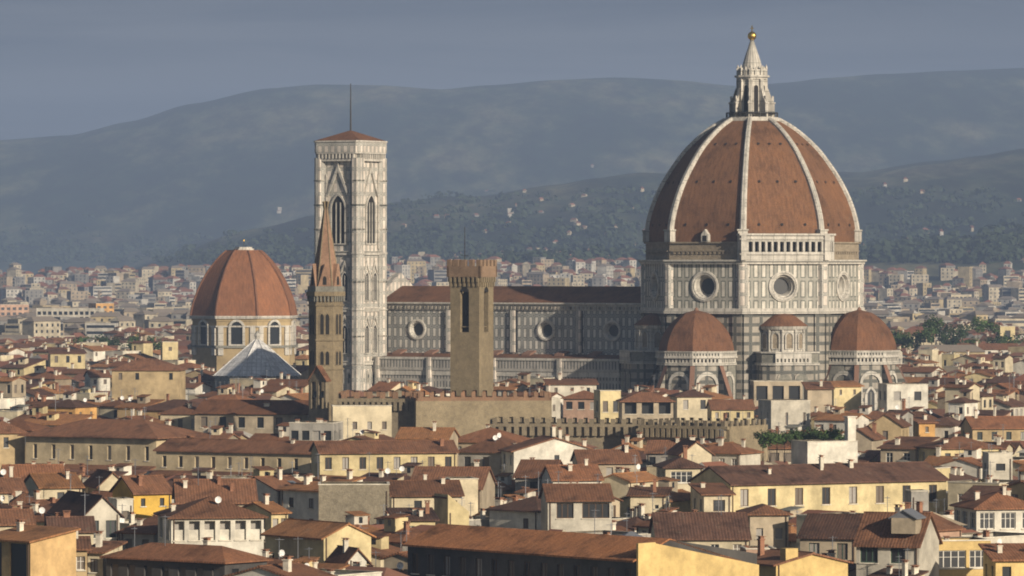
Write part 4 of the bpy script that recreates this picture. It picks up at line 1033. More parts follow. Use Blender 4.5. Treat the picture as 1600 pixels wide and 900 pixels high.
H(165, 350, 874, 900, 17.0, -38, 8, 'h', 1.9, 'dark', 7, 1, 'long low house with shaded dark front and red hipped roof at the bottom edge', 'long shaded house', rm=R1_, ww=1.3, wh=2.2, chim=1, ant=2)
H(20, 52, 787, 800, 18.6, 5, 8, 'h', 1.6, 'yellow', 1, 1, 'small yellow house with hipped roof near the left edge', 'small yellow edge house', chim=2)
H(-15, 40, 768, 786, 19.2, 15, 11, 'g', 2.2, 'cream', 0, 1, 'cream house cut by the left edge above the small yellow one', 'cream left edge house', rm=R0_, dish=1)
H(62, 128, 760, 778, 19.3, 20, 10, 'g', 2.2, 'cream', 1, 1, 'cream house with long brown roof left of the gabled cream house', 'long-roofed cream house', rm=R3_)
H(156, 196, 757, 766, 19.2, 18, 10, 'f', 1.9, 'cream', 1, 1, 'cream gabled house up left of the mustard-yellow house', 'gabled cream house', rm=R0_)
H(10, 100, 748, 760, 20, 10, 10, 'g', 2.4, 'beige', 1, 1, 'beige house with broad red roof under the tan palace', 'broad red-roofed house', rm=R1_, chim=3)
H(278, 400, 784, 800, 19.0, 6, 15, 'g', 3.6, 'beige', 3, 1, 'house with a wide plain brown roof behind the pillared loggia house', 'wide brown-roofed house', rm=R0_, chim=3, ant=1)
H(506, 580, 838, 878, 18.8, 38, 13, 'f', 1.6, 'yellow', 1, 1, 'yellow gabled house with long dark flank at the lower centre left', 'yellow gabled house', ww=.7, wh=1.0, off=2.6, rm=R3_, scols=4, chim=0)
H(424, 450, 800, 832, 19.0, 34, 9, 'g', 1.4, 'yellow', 2, 1, 'small yellow house with open attic windows beside the rough stone block', 'open-attic yellow house', ww=1.2, wh=2.2, rm=R3_, scols=2)
H(498, 608, 766, 816, 20.0, 2, 8, 't', 0, 'roughstone', 0, 0, 'windowless rough stone block with flat top among the roofs', 'rough stone block', cat='stone block', chim=0, scols=0, rm=M_rough)
H(612, 722, 773, 800, 18.7, 8, 11, 'g', 2.3, 'cream', 4, 1, 'cream house with a shallow brown roof right of the rough stone block', 'shallow-roofed cream house', ww=1.2, wh=1.6, chim=2, skip=.4)
H(704, 747, 757, 788, 19.6, 12, 6, 't', 0, 'cream', 0, 0, 'blank square cream block behind the shallow-roofed cream house', 'blank cream block', chim=0, scols=0)
H(640, 752, 762, 772, 18.6, -8, 15, 'g', 3.6, 'beige', 0, 0, 'house showing only a broad rusty brown roof below the yellow wing', 'rusty roofed house', rm=R0_, chim=2)
H(620, 680, 812, 822, 17.2, 8, 8, 's', 1.2, 'yellow', 4, 1, 'low yellow terrace house with a row of white openings', 'low terrace house', style='w', rm=R2_, chim=3)
H(700, 733, 800, 822, 17.5, 25, 5, 'l', 2.6, 'yellow', 0, 0, 'small yellow wall sloping like a sail above the long dark building', 'sail-shaped yellow wall', chim=0)
H(545, 572, 874, 888, 16.5, 25, 6, 'f', 1.3, 'white', 1, 1, 'tiny white gabled house at the bottom below the yellow gabled house', 'tiny white gabled house', chim=1)
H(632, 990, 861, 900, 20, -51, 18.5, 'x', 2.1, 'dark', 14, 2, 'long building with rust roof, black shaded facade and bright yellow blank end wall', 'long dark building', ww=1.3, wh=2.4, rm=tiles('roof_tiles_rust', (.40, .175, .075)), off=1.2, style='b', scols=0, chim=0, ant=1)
H(1213, 1325, 880, 900, 17.0, 30, 9, 'f', 1.2, 'gold', 0, 0, 'yellow low gabled block with a yellow chimney at the bottom', 'low yellow gabled block', rm=R0_, scols=0, ww=.5, wh=.6)
H(856, 956, 780, 828, 19.6, 6, 9, 'g', 2.4, 'pale', 2, 1, 'pale white house with two wide top windows and brown gabled roof', 'wide-windowed white house', us=[.27, .75], usw=[2.5, 4.0], wh=2.2, off=.6, style='b', rm=R0_, chim=1, ant=1, scols=1)
H(985, 1040, 774, 806, 17.6, -5, 9, 's', .8, 'cream', 2, 1, 'plain beige house with tiny windows right of the wide-windowed white house', 'tiny-windowed beige house', ww=.6, wh=.6, off=1.5, chim=1)
H(1040, 1099, 730, 764, 20.3, 8, 9, 'h', 1.7, 'cream', 1, 1, 'cream attic tower with one broad dark window above the brown roofs', 'cream attic tower', us=[.42], usw=[3.6], wh=1.9, off=.7, style='w', rm=R2_, chim=1)
H(1100, 1143, 772, 804, 18.2, 10, 9, 's', 1.2, 'cream', 1, 1, 'cream house with one grey shuttered window left of the yellow palace', 'grey-shuttered cream house', us=[.55], usw=[1.9], wh=1.8, rm=R0_, style='b')
H(1028, 1170, 840, 862, 17.2, 2, 15, 'g', 3.6, 'cream', 4, 1, 'long cream house with a very broad plain brown roof at lower right centre', 'broad brown-roofed house', rm=R2_, chim=1, ant=2, style='w')
H(1172, 1232, 803, 866, 18.8, 6, 9, 'h', 1.2, 'beige', 2, 2, 'tall beige tower house at the right end of the broad brown roof', 'beige tower house', ww=1.0, wh=1.5, off=2.0, rm=R0_, chim=0)
H(1166, 1212, 868, 900, 16.2, 5, 6, 't', 0, 'pink', 3, 1, 'small pinkish house with roof terrace wall right of the bright yellow end wall', 'pinkish terrace house', ww=1.0, wh=1.6, style='w', chim=2)
H(966, 1016, 848, 852, 16.9, 10, 4, 'h', 1.5, 'grey', 0, 0, 'grey metal hipped skylight roof in front of the broad brown roof', 'grey metal roof', cat='rooftop pavilion', rm=M_metal, chim=0, scols=0)
H(1144, 1480, 752, 800, 19.4, 27, 13, 'g', 3.0, 'yellow', 8, 1, 'long pale yellow palace with a row of tall brown windows', 'long yellow palace', cat='palace', ww=1.5, wh=2.7, off=.9, rm=R2_, style='b', chim=5, scols=2)
H(1250, 1338, 838, 875, 17.6, -16, 12, 'g', 3.2, 'beige', 2, 1, 'beige house with shutter window and brown roof left of the dormer house', 'beige shuttered house', rm=R2_, style='g', ww=1.5, wh=2.2, chim=1)
H(1338, 1436, 848, 888, 18.2, -22, 8.5, 'g', 4.4, 'pale', 2, 1, 'pale house with steep brown roof carrying a grey dormer', 'dormer house', us=[.2, .66], usw=[2.4, 2.0], wh=2.0, off=.6, rm=R0_, style='g', chim=1, ant=1, scols=0)
H(1452, 1548, 855, 900, 17.5, 12, 7, 't', 0, 'gold', 2, 1, 'ochre flat-roofed penthouse with white framed windows at the bottom right', 'ochre penthouse', us=[.36, .8], usw=[4.0, 2.4], wh=2.3, off=.4, style='w', rm=M_metal, chim=1)
H(1526, 1625, 794, 830, 18.6, 12, 11, 'h', 2.4, 'white', 3, 1, 'white house with glazed plant-filled windows near the right edge', 'glazed white house', ww=2.7, wh=2.4, off=.6, style='w', rm=R1_, chim=3, scols=3, sky=1)
H(1424, 1451, 776, 800, 18.2, 10, 4, 't', 0, 'grey', 1, 1, 'little grey stair turret with a white framed window', 'grey stair turret', ww=.9, wh=1.4, style='w', chim=0, cat='roof turret')
H(1545, 1582, 716, 748, 21.3, 5, 6, 't', 0, 'pale', 1, 1, 'pale square rooftop cabin with a chimney near the right edge', 'pale rooftop cabin', chim=1, ww=1.6, wh=1.2)
H(1556, 1625, 874, 900, 16.9, 6, 8, 's', 1.4, 'gold', 2, 1, 'yellow house with rusty shed roof cut by the lower right corner', 'corner yellow house', rm=R1_, chim=2, dish=1)
H(1262, 1340, 697, 728, 20.6, 22, 7, 't', 0, 'white', 0, 0, 'blank white wall block with a stepped top behind the yellow palace', 'blank white block', chim=0, scols=0)
H(1200, 1262, 700, 722, 19.2, 5, 9, 's', 1.2, 'beige', 3, 1, 'house with a dark open loft beside the blank white block', 'open loft house', ww=2.4, wh=1.8, rm=R1_)
H(1376, 1430, 700, 728, 19.5, -24, 12, 's', 1.6, 'beige', 2, 1, 'greyish house with white cross-barred window behind the yellow palace', 'cross-barred window house', style='w', ww=1.4, wh=2.0, rm=R0_)
H(1358, 1408, 664, 690, 20.5, -15, 9, 'f', 2.2, 'tan', 1, 1, 'tan gabled house under the white rooftop houses at right', 'tan gabled house', rm=R0_, ww=1.2, wh=1.9, off=1.2)
H(1436, 1461, 660, 686, 20.0, 20, 6, 's', 1.0, 'orange', 1, 1, 'bright orange house end with one small window', 'bright orange house', ww=.8, wh=1.2, rm=R0_)
H(1320, 1362, 684, 706, 20, -20, 8, 'f', 1.7, 'beige', 0, 0, 'small beige gable left of the tan gabled house', 'small beige gable', rm=R0_)
H(1470, 1560, 700, 712, 19.5, 20, 10, 'h', 2.2, 'yellow', 4, 1, 'low yellow house with hipped brown roof behind the pale rooftop cabin', 'low yellow hipped house', rm=R0_, chim=3)
H(1520, 1610, 668, 690, 19.5, 8, 11, 'g', 2.6, 'tan', 4, 1, 'tan house with even row of windows at the right edge', 'tan edge house', rm=R1_, style='g')
H(1205, 1266, 632, 672, 22.3, 16, 9, 't', 0, 'pale', 2, 1, 'tall pinkish white block with narrow slits below the cathedral', 'tall slit-windowed block', ww=.6, wh=2.8, off=1.8, us=[.4, .85], usw=[.6, .6], chim=0)
H(1178, 1254, 601, 630, 24.5, 4, 8, 't', 0, 'beige', 3, 1, 'dark glazed penthouse terrace under a flat roof below the round apse', 'glazed penthouse', ww=4.0, wh=3.6, off=.3, rm=M_metal, chim=0, rec=.6)
H(1303, 1346, 603, 642, 23.5, 24, 5, 's', 1.0, 'yellow', 2, 1, 'narrow tall yellow tower house right of the round apse', 'narrow yellow tower house', ww=.7, wh=1.3, rm=R3_, chim=0)
H(1386, 1450, 606, 640, 23, 10, 9, 't', 0, 'white', 2, 1, 'white flat-topped house with two dark windows below the right apse', 'white flat-topped house', ww=1.8, wh=2.2, chim=1)
H(1262, 1300, 607, 640, 25.0, 3, 8, 's', 1.2, 'beige', 0, 0, 'beige house with brown lean-to roof beside the glazed penthouse', 'lean-to beige house', rm=R0_)
H(1058, 1112, 619, 658, 22.5, 12, 7, 'h', 1.4, 'cream', 2, 1, 'cream tower house with two windows under the left apse', 'cream tower house', ww=1.3, wh=2.2, rm=R2_, chim=1)
H(1112, 1178, 638, 653, 20.8, 5, 8, 'g', 2.2, 'yellow', 4, 1, 'low bright yellow house with small windows right of the cream tower house', 'low bright yellow house', ww=.8, wh=1.3, rm=R0_)
H(938, 970, 616, 648, 23.0, 14, 6, 't', 0, 'yellow', 2, 1, 'yellow turret house with arched openings below the nave', 'yellow turret house', ww=1.3, wh=2.6, off=1.6, chim=0)
H(972, 1052, 627, 655, 22.5, 4, 9, 'h', 2.3, 'beige', 3, 1, 'open roof pavilion with hipped roof and dark plant-filled terrace', 'open roof pavilion', ww=3.2, wh=2.6, off=.3, rec=1.4, rm=R0_, chim=0)
H(856, 932, 600, 612, 24.2, 4, 8, 's', 1.0, 'pale', 3, 1, 'pale house with flat red roof against the foot of the nave', 'pale nave-side house', rm=R0_, ww=.8, wh=1.2)
H(880, 936, 622, 655, 21.5, -10, 9, 'h', 2.0, 'pink', 3, 1, 'pinkish house with washing terrace between the palaces and the yellow turret', 'pinkish washing terrace house', rm=R1_, ww=1.6, wh=1.8, chim=2)
H(1065, 1112, 708, 724, 20.6, 14, 9, 'f', 2.0, 'cream', 0, 0, 'cream blank gable below the battlemented wall', 'cream blank gable', rm=R0_, chim=1)
H(1010, 1066, 706, 724, 20.2, -8, 10, 'g', 2.2, 'grey', 3, 1, 'shaded grey house left of the cream blank gable', 'shaded grey house', rm=R0_)
H(803, 932, 704, 748, 21.0, 14, 9, 'f', 2.2, 'white', 1, 1, 'broad weathered white gabled wall with one narrow window', 'broad white gable', us=[.52], usw=[.9], wh=1.7, off=.8, rm=R0_, chim=4)
H(805, 862, 744, 768, 19.6, -12, 12, 'g', 2.9, 'grey', 3, 1, 'shaded house with brown roof in front of the broad white gable', 'brown-roofed shaded house', rm=R0_, ww=1.2, wh=2.0)
H(864, 940, 748, 768, 19.2, 10, 10, 'g', 2.4, 'white', 0, 0, 'blank white wall house just above the wide-windowed white house', 'blank white wall house', rm=R1_, chim=2)
H(905, 1000, 722, 736, 20.0, 6, 10, 'g', 2.3, 'beige', 1, 1, 'house with a low brown roof right of the broad white gable', 'low brown roof house', rm=R0_, chim=2)
H(716, 802, 706, 740, 20.6, -22, 12, 'h', 3.0, 'grey', 3, 1, 'grey-walled house with large hipped brown roof left of the broad white gable', 'grey hipped house', rm=R0_, ww=1.3, wh=2.2, chim=1, dish=2)
H(500, 714, 706, 738, 21.0, 11, 10, 'g', 2.1, 'yellow', 8, 1, 'sunlit yellow palace wing with eight dark windows', 'sunlit yellow wing', cat='palace wing', ww=1.2, wh=2.1, off=.9, rm=R0_, chim=1, style='b', scols=0)
H(243, 500, 705, 742, 20.3, -29, 10, 'g', 2.2, 'tanpale', 10, 1, 'long tan palace wing with a row of small narrow windows in half shade', 'tan palace wing', cat='palace wing', ww=.9, wh=2.0, off=1.1, rm=R0_, chim=2, rec=.5, ant=1, scols=0)
H(40, 243, 682, 735, 20.8, -30, 17, 'h', 3.6, 'tanpale', 7, 1, 'tan palace with seven tall narrow windows and large hipped roof', 'tan palace', cat='palace', ww=.9, wh=2.7, off=1.7, rm=R0_, chim=1, rec=.5, ov=1.2, scols=0)
H(-20, 39, 676, 730, 21.2, 18, 14, 'h', 2.6, 'tan', 1, 1, 'tan house with a plain wall at the left edge beside the tan palace', 'tan left edge house', rm=R0_, ww=1.0, wh=2)
H(304, 480, 645, 676, 23.3, -16, 13, 'g', 2.9, 'beige', 6, 1, 'beige house with long roof and dark gallery windows left of the spired tower', 'beige gallery house', rm=R1_, ww=1.5, wh=2.2, chim=1, off=.9)
H(175, 280, 578, 624, 26.0, -3, 14, 'h', 3.4, 'tan', 4, 1, 'tall brown medieval house with hipped roof below the red chapel dome', 'tall medieval house', rm=R0_, ww=1.0, wh=1.8, off=.8, skip=.3, chim=1)
H(79, 133, 552, 574, 22.5, 10, 11, 's', 1.2, 'yellow', 3, 1, 'yellow house with dark openings above the left edge roofs', 'upper left yellow house', ww=1.2, wh=2.4, rm=R0_)
H(254, 278, 538, 562, 25.5, 12, 5, 't', 0, 'yellow', 1, 1, 'small yellow tower cabin left of the red chapel dome', 'yellow tower cabin', ww=1.2, wh=1.4, chim=0)
H(141, 172, 588, 612, 21.5, 15, 9, 'g', 1.9, 'white', 2, 1, 'white house left of the tall medieval house', 'white medieval neighbour', rm=R0_, ww=.9, wh=1.4)
H(520, 612, 641, 668, 25.7, 5, 5, 't', 0, 'cream', 4, 1, 'cream balustraded terrace building right of the spired tower foot', 'balustraded cream building', ww=.9, wh=1.5, off=2.2, chim=0)
H(452, 520, 668, 690, 23.3, -12, 8, 't', 0, 'grey', 4, 1, 'grey arcaded terrace with statues like pillars at the spired tower foot', 'grey arcaded terrace', ww=1.6, wh=1.8, off=.6, chim=6)
H(548, 640, 640, 700, 20, 3, 6, 't', 0, 'tan', 0, 0, 'x', 'x') if False else None
H(700, 800, 690, 712, 21.0, -18, 12, 'h', 2.8, 'beige', 3, 1, 'beige house with orange hipped roof above the grey hipped house', 'orange hipped house', rm=R1_)
H(620, 700, 684, 690, 22.0, -10, 10, 'g', 2.0, 'beige', 0, 0, 'house with bright orange tiled roof below the battlemented palace', 'bright orange roofed house', rm=R3_)
# modern blocks and far houses above the old roofs
H(57, 156, 484, 528, 27, -6, 14, 't', 0, 'pale', 12, 6, 'wide modern apartment block with pale vertical balcony bands', 'banded apartment block', cat='apartment block', ww=2.6, wh=2.0, off=1.0, vgap=1.2, rm=M_metal, chim=3, rec=1.0)
H(150, 178, 476, 515, 28, 25, 14, 't', 0, 'orange', 3, 4, 'orange modern block beside the banded apartment block', 'orange modern block', cat='apartment block', ww=2.2, wh=1.6, rm=M_metal)
H(0, 45, 478, 530, 27, 18, 16, 't', 0, 'pink', 5, 6, 'pink brown apartment block at the left edge', 'pink apartment block', cat='apartment block', ww=2.2, wh=1.8, rm=M_metal)
H(150, 246, 457, 476, 24, 5, 20, 't', 0, 'yellow', 10, 2, 'long yellow modern block far behind the apartment blocks', 'long yellow block', cat='apartment block', ww=2.4, wh=1.8, rm=R0_)
H(1384, 1432, 436, 466, 33, -40, 22, 't', 0, 'grey', 6, 6, 'dark shaded slab block behind the right apse', 'dark slab block', cat='apartment block', ww=2.4, wh=2.0, rm=M_metal)
H(1347, 1384, 420, 464, 45, 12, 18, 't', 0, 'pink', 5, 8, 'tall pinkish apartment block right beside the cathedral drum', 'tall pinkish block', cat='apartment block', ww=2.2, wh=1.8, rm=M_metal)
H(1512, 1536, 442, 472, 33, -14, 16, 't', 0, 'pale', 3, 6, 'left twin of the two pale slab towers at right', 'left pale slab tower', cat='apartment block', ww=2.4, wh=1.8, rm=M_metal)
H(1543, 1570, 440, 472, 33, -14, 16, 't', 0, 'pale', 3, 6, 'right twin of the two pale slab towers at right', 'right pale slab tower', cat='apartment block', ww=2.4, wh=1.8, rm=M_metal)
H(1486, 1518, 462, 482, 27, 6, 14, 't', 0, 'cream', 5, 3, 'cream block with horizontal bands in front of the pale slab towers', 'banded cream block', cat='apartment block', ww=3.4, wh=1.4, vgap=2.0, rm=M_metal)
H(1430, 1448, 428, 456, 36, 20, 14, 't', 0, 'cream', 3, 5, 'narrow sunlit cream block right of the dark slab block', 'narrow cream block', cat='apartment block', ww=2.2, wh=1.8, rm=M_metal)
H(800, 842, 431, 450, 42, -20, 20, 't', 0, 'pink', 6, 4, 'brown brick block just right of the stone tower battlements', 'brown brick block', cat='apartment block', ww=2.2, wh=1.8, rm=M_metal)
H(1403, 1461, 523, 545, 23.5, 4, 12, 'g', 2.4, 'cream', 9, 1, 'cream house with an arcaded top loggia right of the right apse', 'arcaded cream house', ww=2.0, wh=2.6, off=.8, rm=R0_, rec=1.0)
H(1563, 1586, 513, 536, 27, 8, 7, 't', 0, 'yellow', 1, 1, 'yellow cabin tower with one large window at the right', 'yellow cabin tower', ww=2.4, wh=3.4, chim=0)
H(1500, 1592, 545, 552, 22.5, 4, 10, 'g', 2.2, 'white', 5, 1, 'long white house below the yellow cabin tower', 'long white house', rm=R0_)
H(120, 212, 470, 480, 22, 0, 14, 'g', 2.4, 'cream', 8, 1, 'x', 'x') if False else None
HS_[:] = [h for h in HS_ if h.label != 'x']
for h in HS_: place(h)
HS_.sort(key=lambda h: -h.spec[2]-(3000 if h.anchor == 'long dark building' else 0))
# keep the footprints apart: what is higher in the picture and collides moves back by lowering its eave a little
placed = []
LAND = []
def land(x, y, w, d, phi): q = House(); q.x, q.y, q.w, q.d, q.phi = x, y, w, d, phi; LAND.append(q)
v_ = local(-50, 0); land(v_.x, v_.y, 128, 46, TH); land(DC.x, DC.y, 76, 76, TH); v_ = local(-109, -22); land(v_.x, v_.y, 18, 18, TH); v_ = local(32, -10); land(v_.x, v_.y, 46, 50, TH)
land(bg_.location.x, bg_.location.y, 8, 8, radians(-26)); land(bd.location.x, bd.location.y, 8, 8, 0); land(bf.location.x, bf.location.y, 6, 4, 0)
land(ch.location.x, ch.location.y, 36, 36, 0); land(bapt.location.x, bapt.location.y, 26, 26, 0)
for o in list(bpy.data.objects):
    if o.name.startswith('battlemented_palace'):
        ws = [Vector(b_) for c in o.children if c.name.startswith('wall') for b_ in c.bound_box]
        xs = [p.x for p in ws]; ys = [p.y for p in ws]; c_ = Vector(((min(xs)+max(xs))/2, (min(ys)+max(ys))/2, 0)); a = o.rotation_euler.z
        land(o.location.x+c_.x*cos(a)-c_.y*sin(a), o.location.y+c_.x*sin(a)+c_.y*cos(a), max(xs)-min(xs), max(ys)-min(ys), a)
log = []
for h in HS_:
    base = h.he; ok = False
    for k in range(44):
        for s in ((1, -1) if k else (1,)):
            h.he = base-s*k*.15; place(h)
            if h.he < 9: continue
            if not any(obb_hit(h, q) for q in placed) and not any(obb_hit(h, q, .0) for q in LAND): ok = True; break
        if ok: break
    if k > 12: log.append((h.anchor, round(base, 1), round(h.he, 1), ok))
    placed.append(h)
print('MOVED', log)
# ---- infill: the other old houses, kept from hiding what the photo shows
PROT = [(600, 1145, 612, 1210), (1145, 1300, 600, 1210), (1300, 1420, 600, 1200), (290, 470, 543, 1600), (335, 460, 588, 1380), (484, 604, 612, 1290), (478, 536, 660, 1010), (700, 780, 612, 990), (527, 862, 650, 990), (765, 1140, 690, 950), (486, 512, 640, 1000), (1000, 1160, 604, 1230)]
PROT += [(985, 1192, 905, 640)]
PROT += [(h.spec[0]-2, h.spec[1]+2, h.yb, h.D) for h in HS_]
ANCH = []
def min_y(x0, x1, D):
    m_ = 0
    for a, b2, yb, Dh in PROT:
        if D < Dh and a < x1 and b2 > x0: m_ = max(m_, yb)
    return m_
fr_ = random.Random(11); fill = []
CELL = 12.4; gx0 = -900
allh = list(HS_)
grid = {}
def gkey(x, y): return (int(x//30), int(y//30))
def gadd(h):
    for c in corners(h)+[(h.x, h.y)]: grid.setdefault(gkey(*c), set()).add(h)
    n_ = int(h.w//12)+1
    for i in range(n_+1):
        u = -h.w/2+h.w*i/n_; grid.setdefault(gkey(h.x+u*cos(h.phi), h.y+u*sin(h.phi)), set()).add(h)
        for v in (-h.d/2, h.d/2): grid.setdefault(gkey(h.x+u*cos(h.phi)-v*sin(h.phi), h.y+u*sin(h.phi)+v*cos(h.phi)), set()).add(h)
for h in HS_+LAND: gadd(h)
ti = {1: 0}
wsel = ['cream']*24+['yellow']*14+['white']*26+['beige']*8+['tan']*5+['pale']*14+['ochre']*3+['pink']*4+['stone']*3+['grey']*2+['orange']*1
for iu in range(-140, 140):
    for iv in range(0, 255):
        gu = iu*CELL+fr_.uniform(-2, 2); gv = iv*(CELL-1.5)+fr_.uniform(-1.5, 1.5)
        a = radians(-32); x = gu*cos(a)-gv*sin(a)-400; y = gu*sin(a)+gv*cos(a)+500
        if not (560 < y < 2650): continue
        px = 800+x/y*F
        if not (-60 < px < 1660): continue
        if y > 1900 and fr_.random() < (y-1900)/1400: continue
        h = House(); h.w = fr_.choice([fr_.uniform(6.5, 10), fr_.uniform(8, 14.5)]); h.d = fr_.uniform(7, 11)
        dist = mnoise.noise(Vector((x/130, y/130, 0))); base = -32 if dist < .05 else (-48 if y < 800 else -32+dist*25)
        h.phi = radians(base+(90 if fr_.random() < .5 else 0)+fr_.gauss(0, 3)) 
        if h.phi > radians(60): h.phi -= radians(90); h.w, h.d = h.d, h.w*.9
        h.x, h.y, h.D = x, y, y-h.d/2; h.he = fr_.choice([13, 15, 16.5, 17.5, 18.5, 19.5, 20.5, 22])+fr_.uniform(-.8, .8)
        if fr_.random() < .04: h.he += 4; h.w *= .6; h.d *= .6
        h.roof = fr_.choice('ggggghhhffsstt'); h.rise = (h.d if h.roof != 'f' else h.w)/2*fr_.uniform(.24, .34)
        if h.roof in 's': h.rise = h.d*.2
        if h.roof == 't': h.rise = 0
        if h.roof == 'h': h.rise = min(h.w, h.d)/2*.36
        near = set().union(*[grid.get(gkey(*c), set()) for c in corners(h)+[(x, y)]])
        if any(obb_hit(h, q, .1) for q in near):
            h.w *= .7; h.d *= .75
            if any(obb_hit(h, q, .1) for q in near): continue
        ol = outline(h); x0, x1 = ol[0][0]-2, ol[-1][0]+2; ty = min(p[1] for p in ol); my = min_y(x0, x1, y)
        if my and ty < my:
            h.he -= (my-ty)/F*y+.2
            if h.he < 8.5: continue
        h.wall = fr_.choice(wsel); h.rmat = fr_.choice([R0_]*4+[R1_]*3+[R2_]*3+[R3_]*3) if h.roof != 't' else M_lowplain
        gadd(h); fill.append(h)
# ---- which of them the camera sees
buf = [901.]*1600
def sweep(h, count=True):
    ol = outline(h); n_ = 0
    for c in range(max(0, int(ol[0][0])), min(1599, int(ol[-1][0]))+1):
        t_ = top_at(ol, c+.5)
        if t_ is None: continue
        if t_ < buf[c]: n_ += buf[c]-max(t_, 0); buf[c] = t_
    return n_
seq = sorted(HS_+fill, key=lambda h: h.D)
for q in LAND[3:]: pass
def occ(x0, x1, yt):
    for c in range(max(0, x0), min(1600, x1)): buf[c] = min(buf[c], yt)
done = set()
for h in seq:
    if h.D > 960 and 1 not in done: done.add(1); occ(765, 1140, 657)
    if h.D > 1015 and 2 not in done: done.add(2); occ(527, 863, 614); occ(703, 776, 410); occ(482, 535, 450)
    if h.D > 1300 and 3 not in done: done.add(3); occ(1003, 1400, 485); occ(603, 1003, 476); occ(492, 603, 225)
    if h.D > 1650 and 4 not in done: done.add(4); occ(300, 465, 490)
    h.vis = sweep(h)
vis_fill = [h for h in fill if h.vis > 30]
print('fill', len(fill), 'visible', len(vis_fill), 'heroes', len(HS_), 'unseen heroes', [(h.anchor, int(h.vis)) for h in HS_ if h.vis < 60])
vis_fill.sort(key=lambda h: -h.vis)
n_house_hero = sum(1 for h in HS_ if h.cat == 'house')
INDIV = 296-n_house_hero
ind, rest = vis_fill[:INDIV], vis_fill[INDIV:]
print('smallest individual', ind[-1].vis if ind else 0, 'rest', len(rest))
for h in HS_: build_house(h, h.D < 1300)
# labels for the infill: look + roof + which neighbour it stands by
RN = {R0_.name: 'brown', R1_.name: 'reddish', R2_.name: 'dark brown', R3_.name: 'orange', M_lowplain.name: 'grey'}
RT = dict(g='gabled roof', h='hipped roof', f='gable end forward', s='shed roof', t='flat roof')
anch = [(*[(h.spec[0]+h.spec[1])/2, h.spec[2]], h.anchor) for h in HS_]
anch += [(381, 500, 'red chapel dome'), (395, 575, 'pale pyramid roof'), (509, 640, 'spired tower'), (575, 600, 'marble bell tower'), (738, 600, 'stone tower'), (1090, 600, 'left apse'), (1215, 590, 'round exedra'), (1345, 580, 'right apse'), (1570, 640, 'right edge under the far blocks')]
used = {}
def hpx(h): ol = outline(h); i = sum(p[0] for p in ol)/len(ol); return i, min(p[1] for p in ol)+6
def rel(h):
    x, y = hpx(h); res = []
    for ax, ay, nm in anch:
        dx, dy = x-ax, (y-ay)*1.6; d_ = sqrt(dx*dx+dy*dy)
        r_ = ('right of' if dx > 0 else 'left of') if abs(dx) > abs(dy) else ('below' if dy > 0 else 'behind')
        res.append((d_, r_, nm))
    return sorted(res)
for h in ind:
    h.hero = False; far = h.D > 1250
    h.cols = fr_.choice([2, 3, 3, 4]) if h.w > 8 else 2; h.rows = 1 if far else fr_.choice([1, 2]); h.scols = 0 if far else fr_.choice([0, 2, 2]); h.ww = fr_.choice([1.0, 1.1, 1.3]); h.wh = fr_.choice([1.5, 1.8, 2.0])
    h.off = fr_.uniform(.6, 1.3); h.style = fr_.choice('nnwbg'); h.shut = fr_.random() < .35 and not far; h.chim = fr_.choice([1, 2, 2, 3, 4]); h.ant = 0 if far else fr_.choice([0, 1, 2]); h.dish = 0 if far else fr_.choice([0, 0, 0, 1])
    h.sky = fr_.choice([0, 0, 1]) if not far else 0; h.vgap = 1.6; h.us = None; h.usw = None; h.cab = fr_.random() < .4; h.ov = .5; h.rec = .2; h.skip = .15; h.group = 'old tiled houses of the town'; h.name = 'house'; h.cat = 'house'
    wn = {'stone': 'brown stone', 'pale': 'pale grey', 'tanpale': 'tan', 'tan': 'tan', 'gold': 'golden'}.get(h.wall, h.wall)
    cand = rel(h); lab = None
    for d_, r_, nm in cand[:6]:
        l1 = f"{wn} house, {RN[h.rmat.name]} {RT[h.roof]}, {r_} the {nm}"
        if len(l1.split()) <= 15 and l1 not in used: lab = l1; break
    if lab is None:
        d_, r_, nm = cand[0]; lab = f"{'wide' if h.w > 12 else 'narrow'} {wn} house, {RN[h.rmat.name]} {RT[h.roof]}, {r_} the {nm}"
        k = 0
        while lab in used and k < 8: k += 1; d_, r_, nm = cand[k]; lab = f"{'wide' if h.w > 12 else 'narrow'} {wn} house, {RN[h.rmat.name]} {RT[h.roof]}, {r_} the {nm}"
    used[lab] = 1; h.label = lab
    build_house(h, h.D < 900)
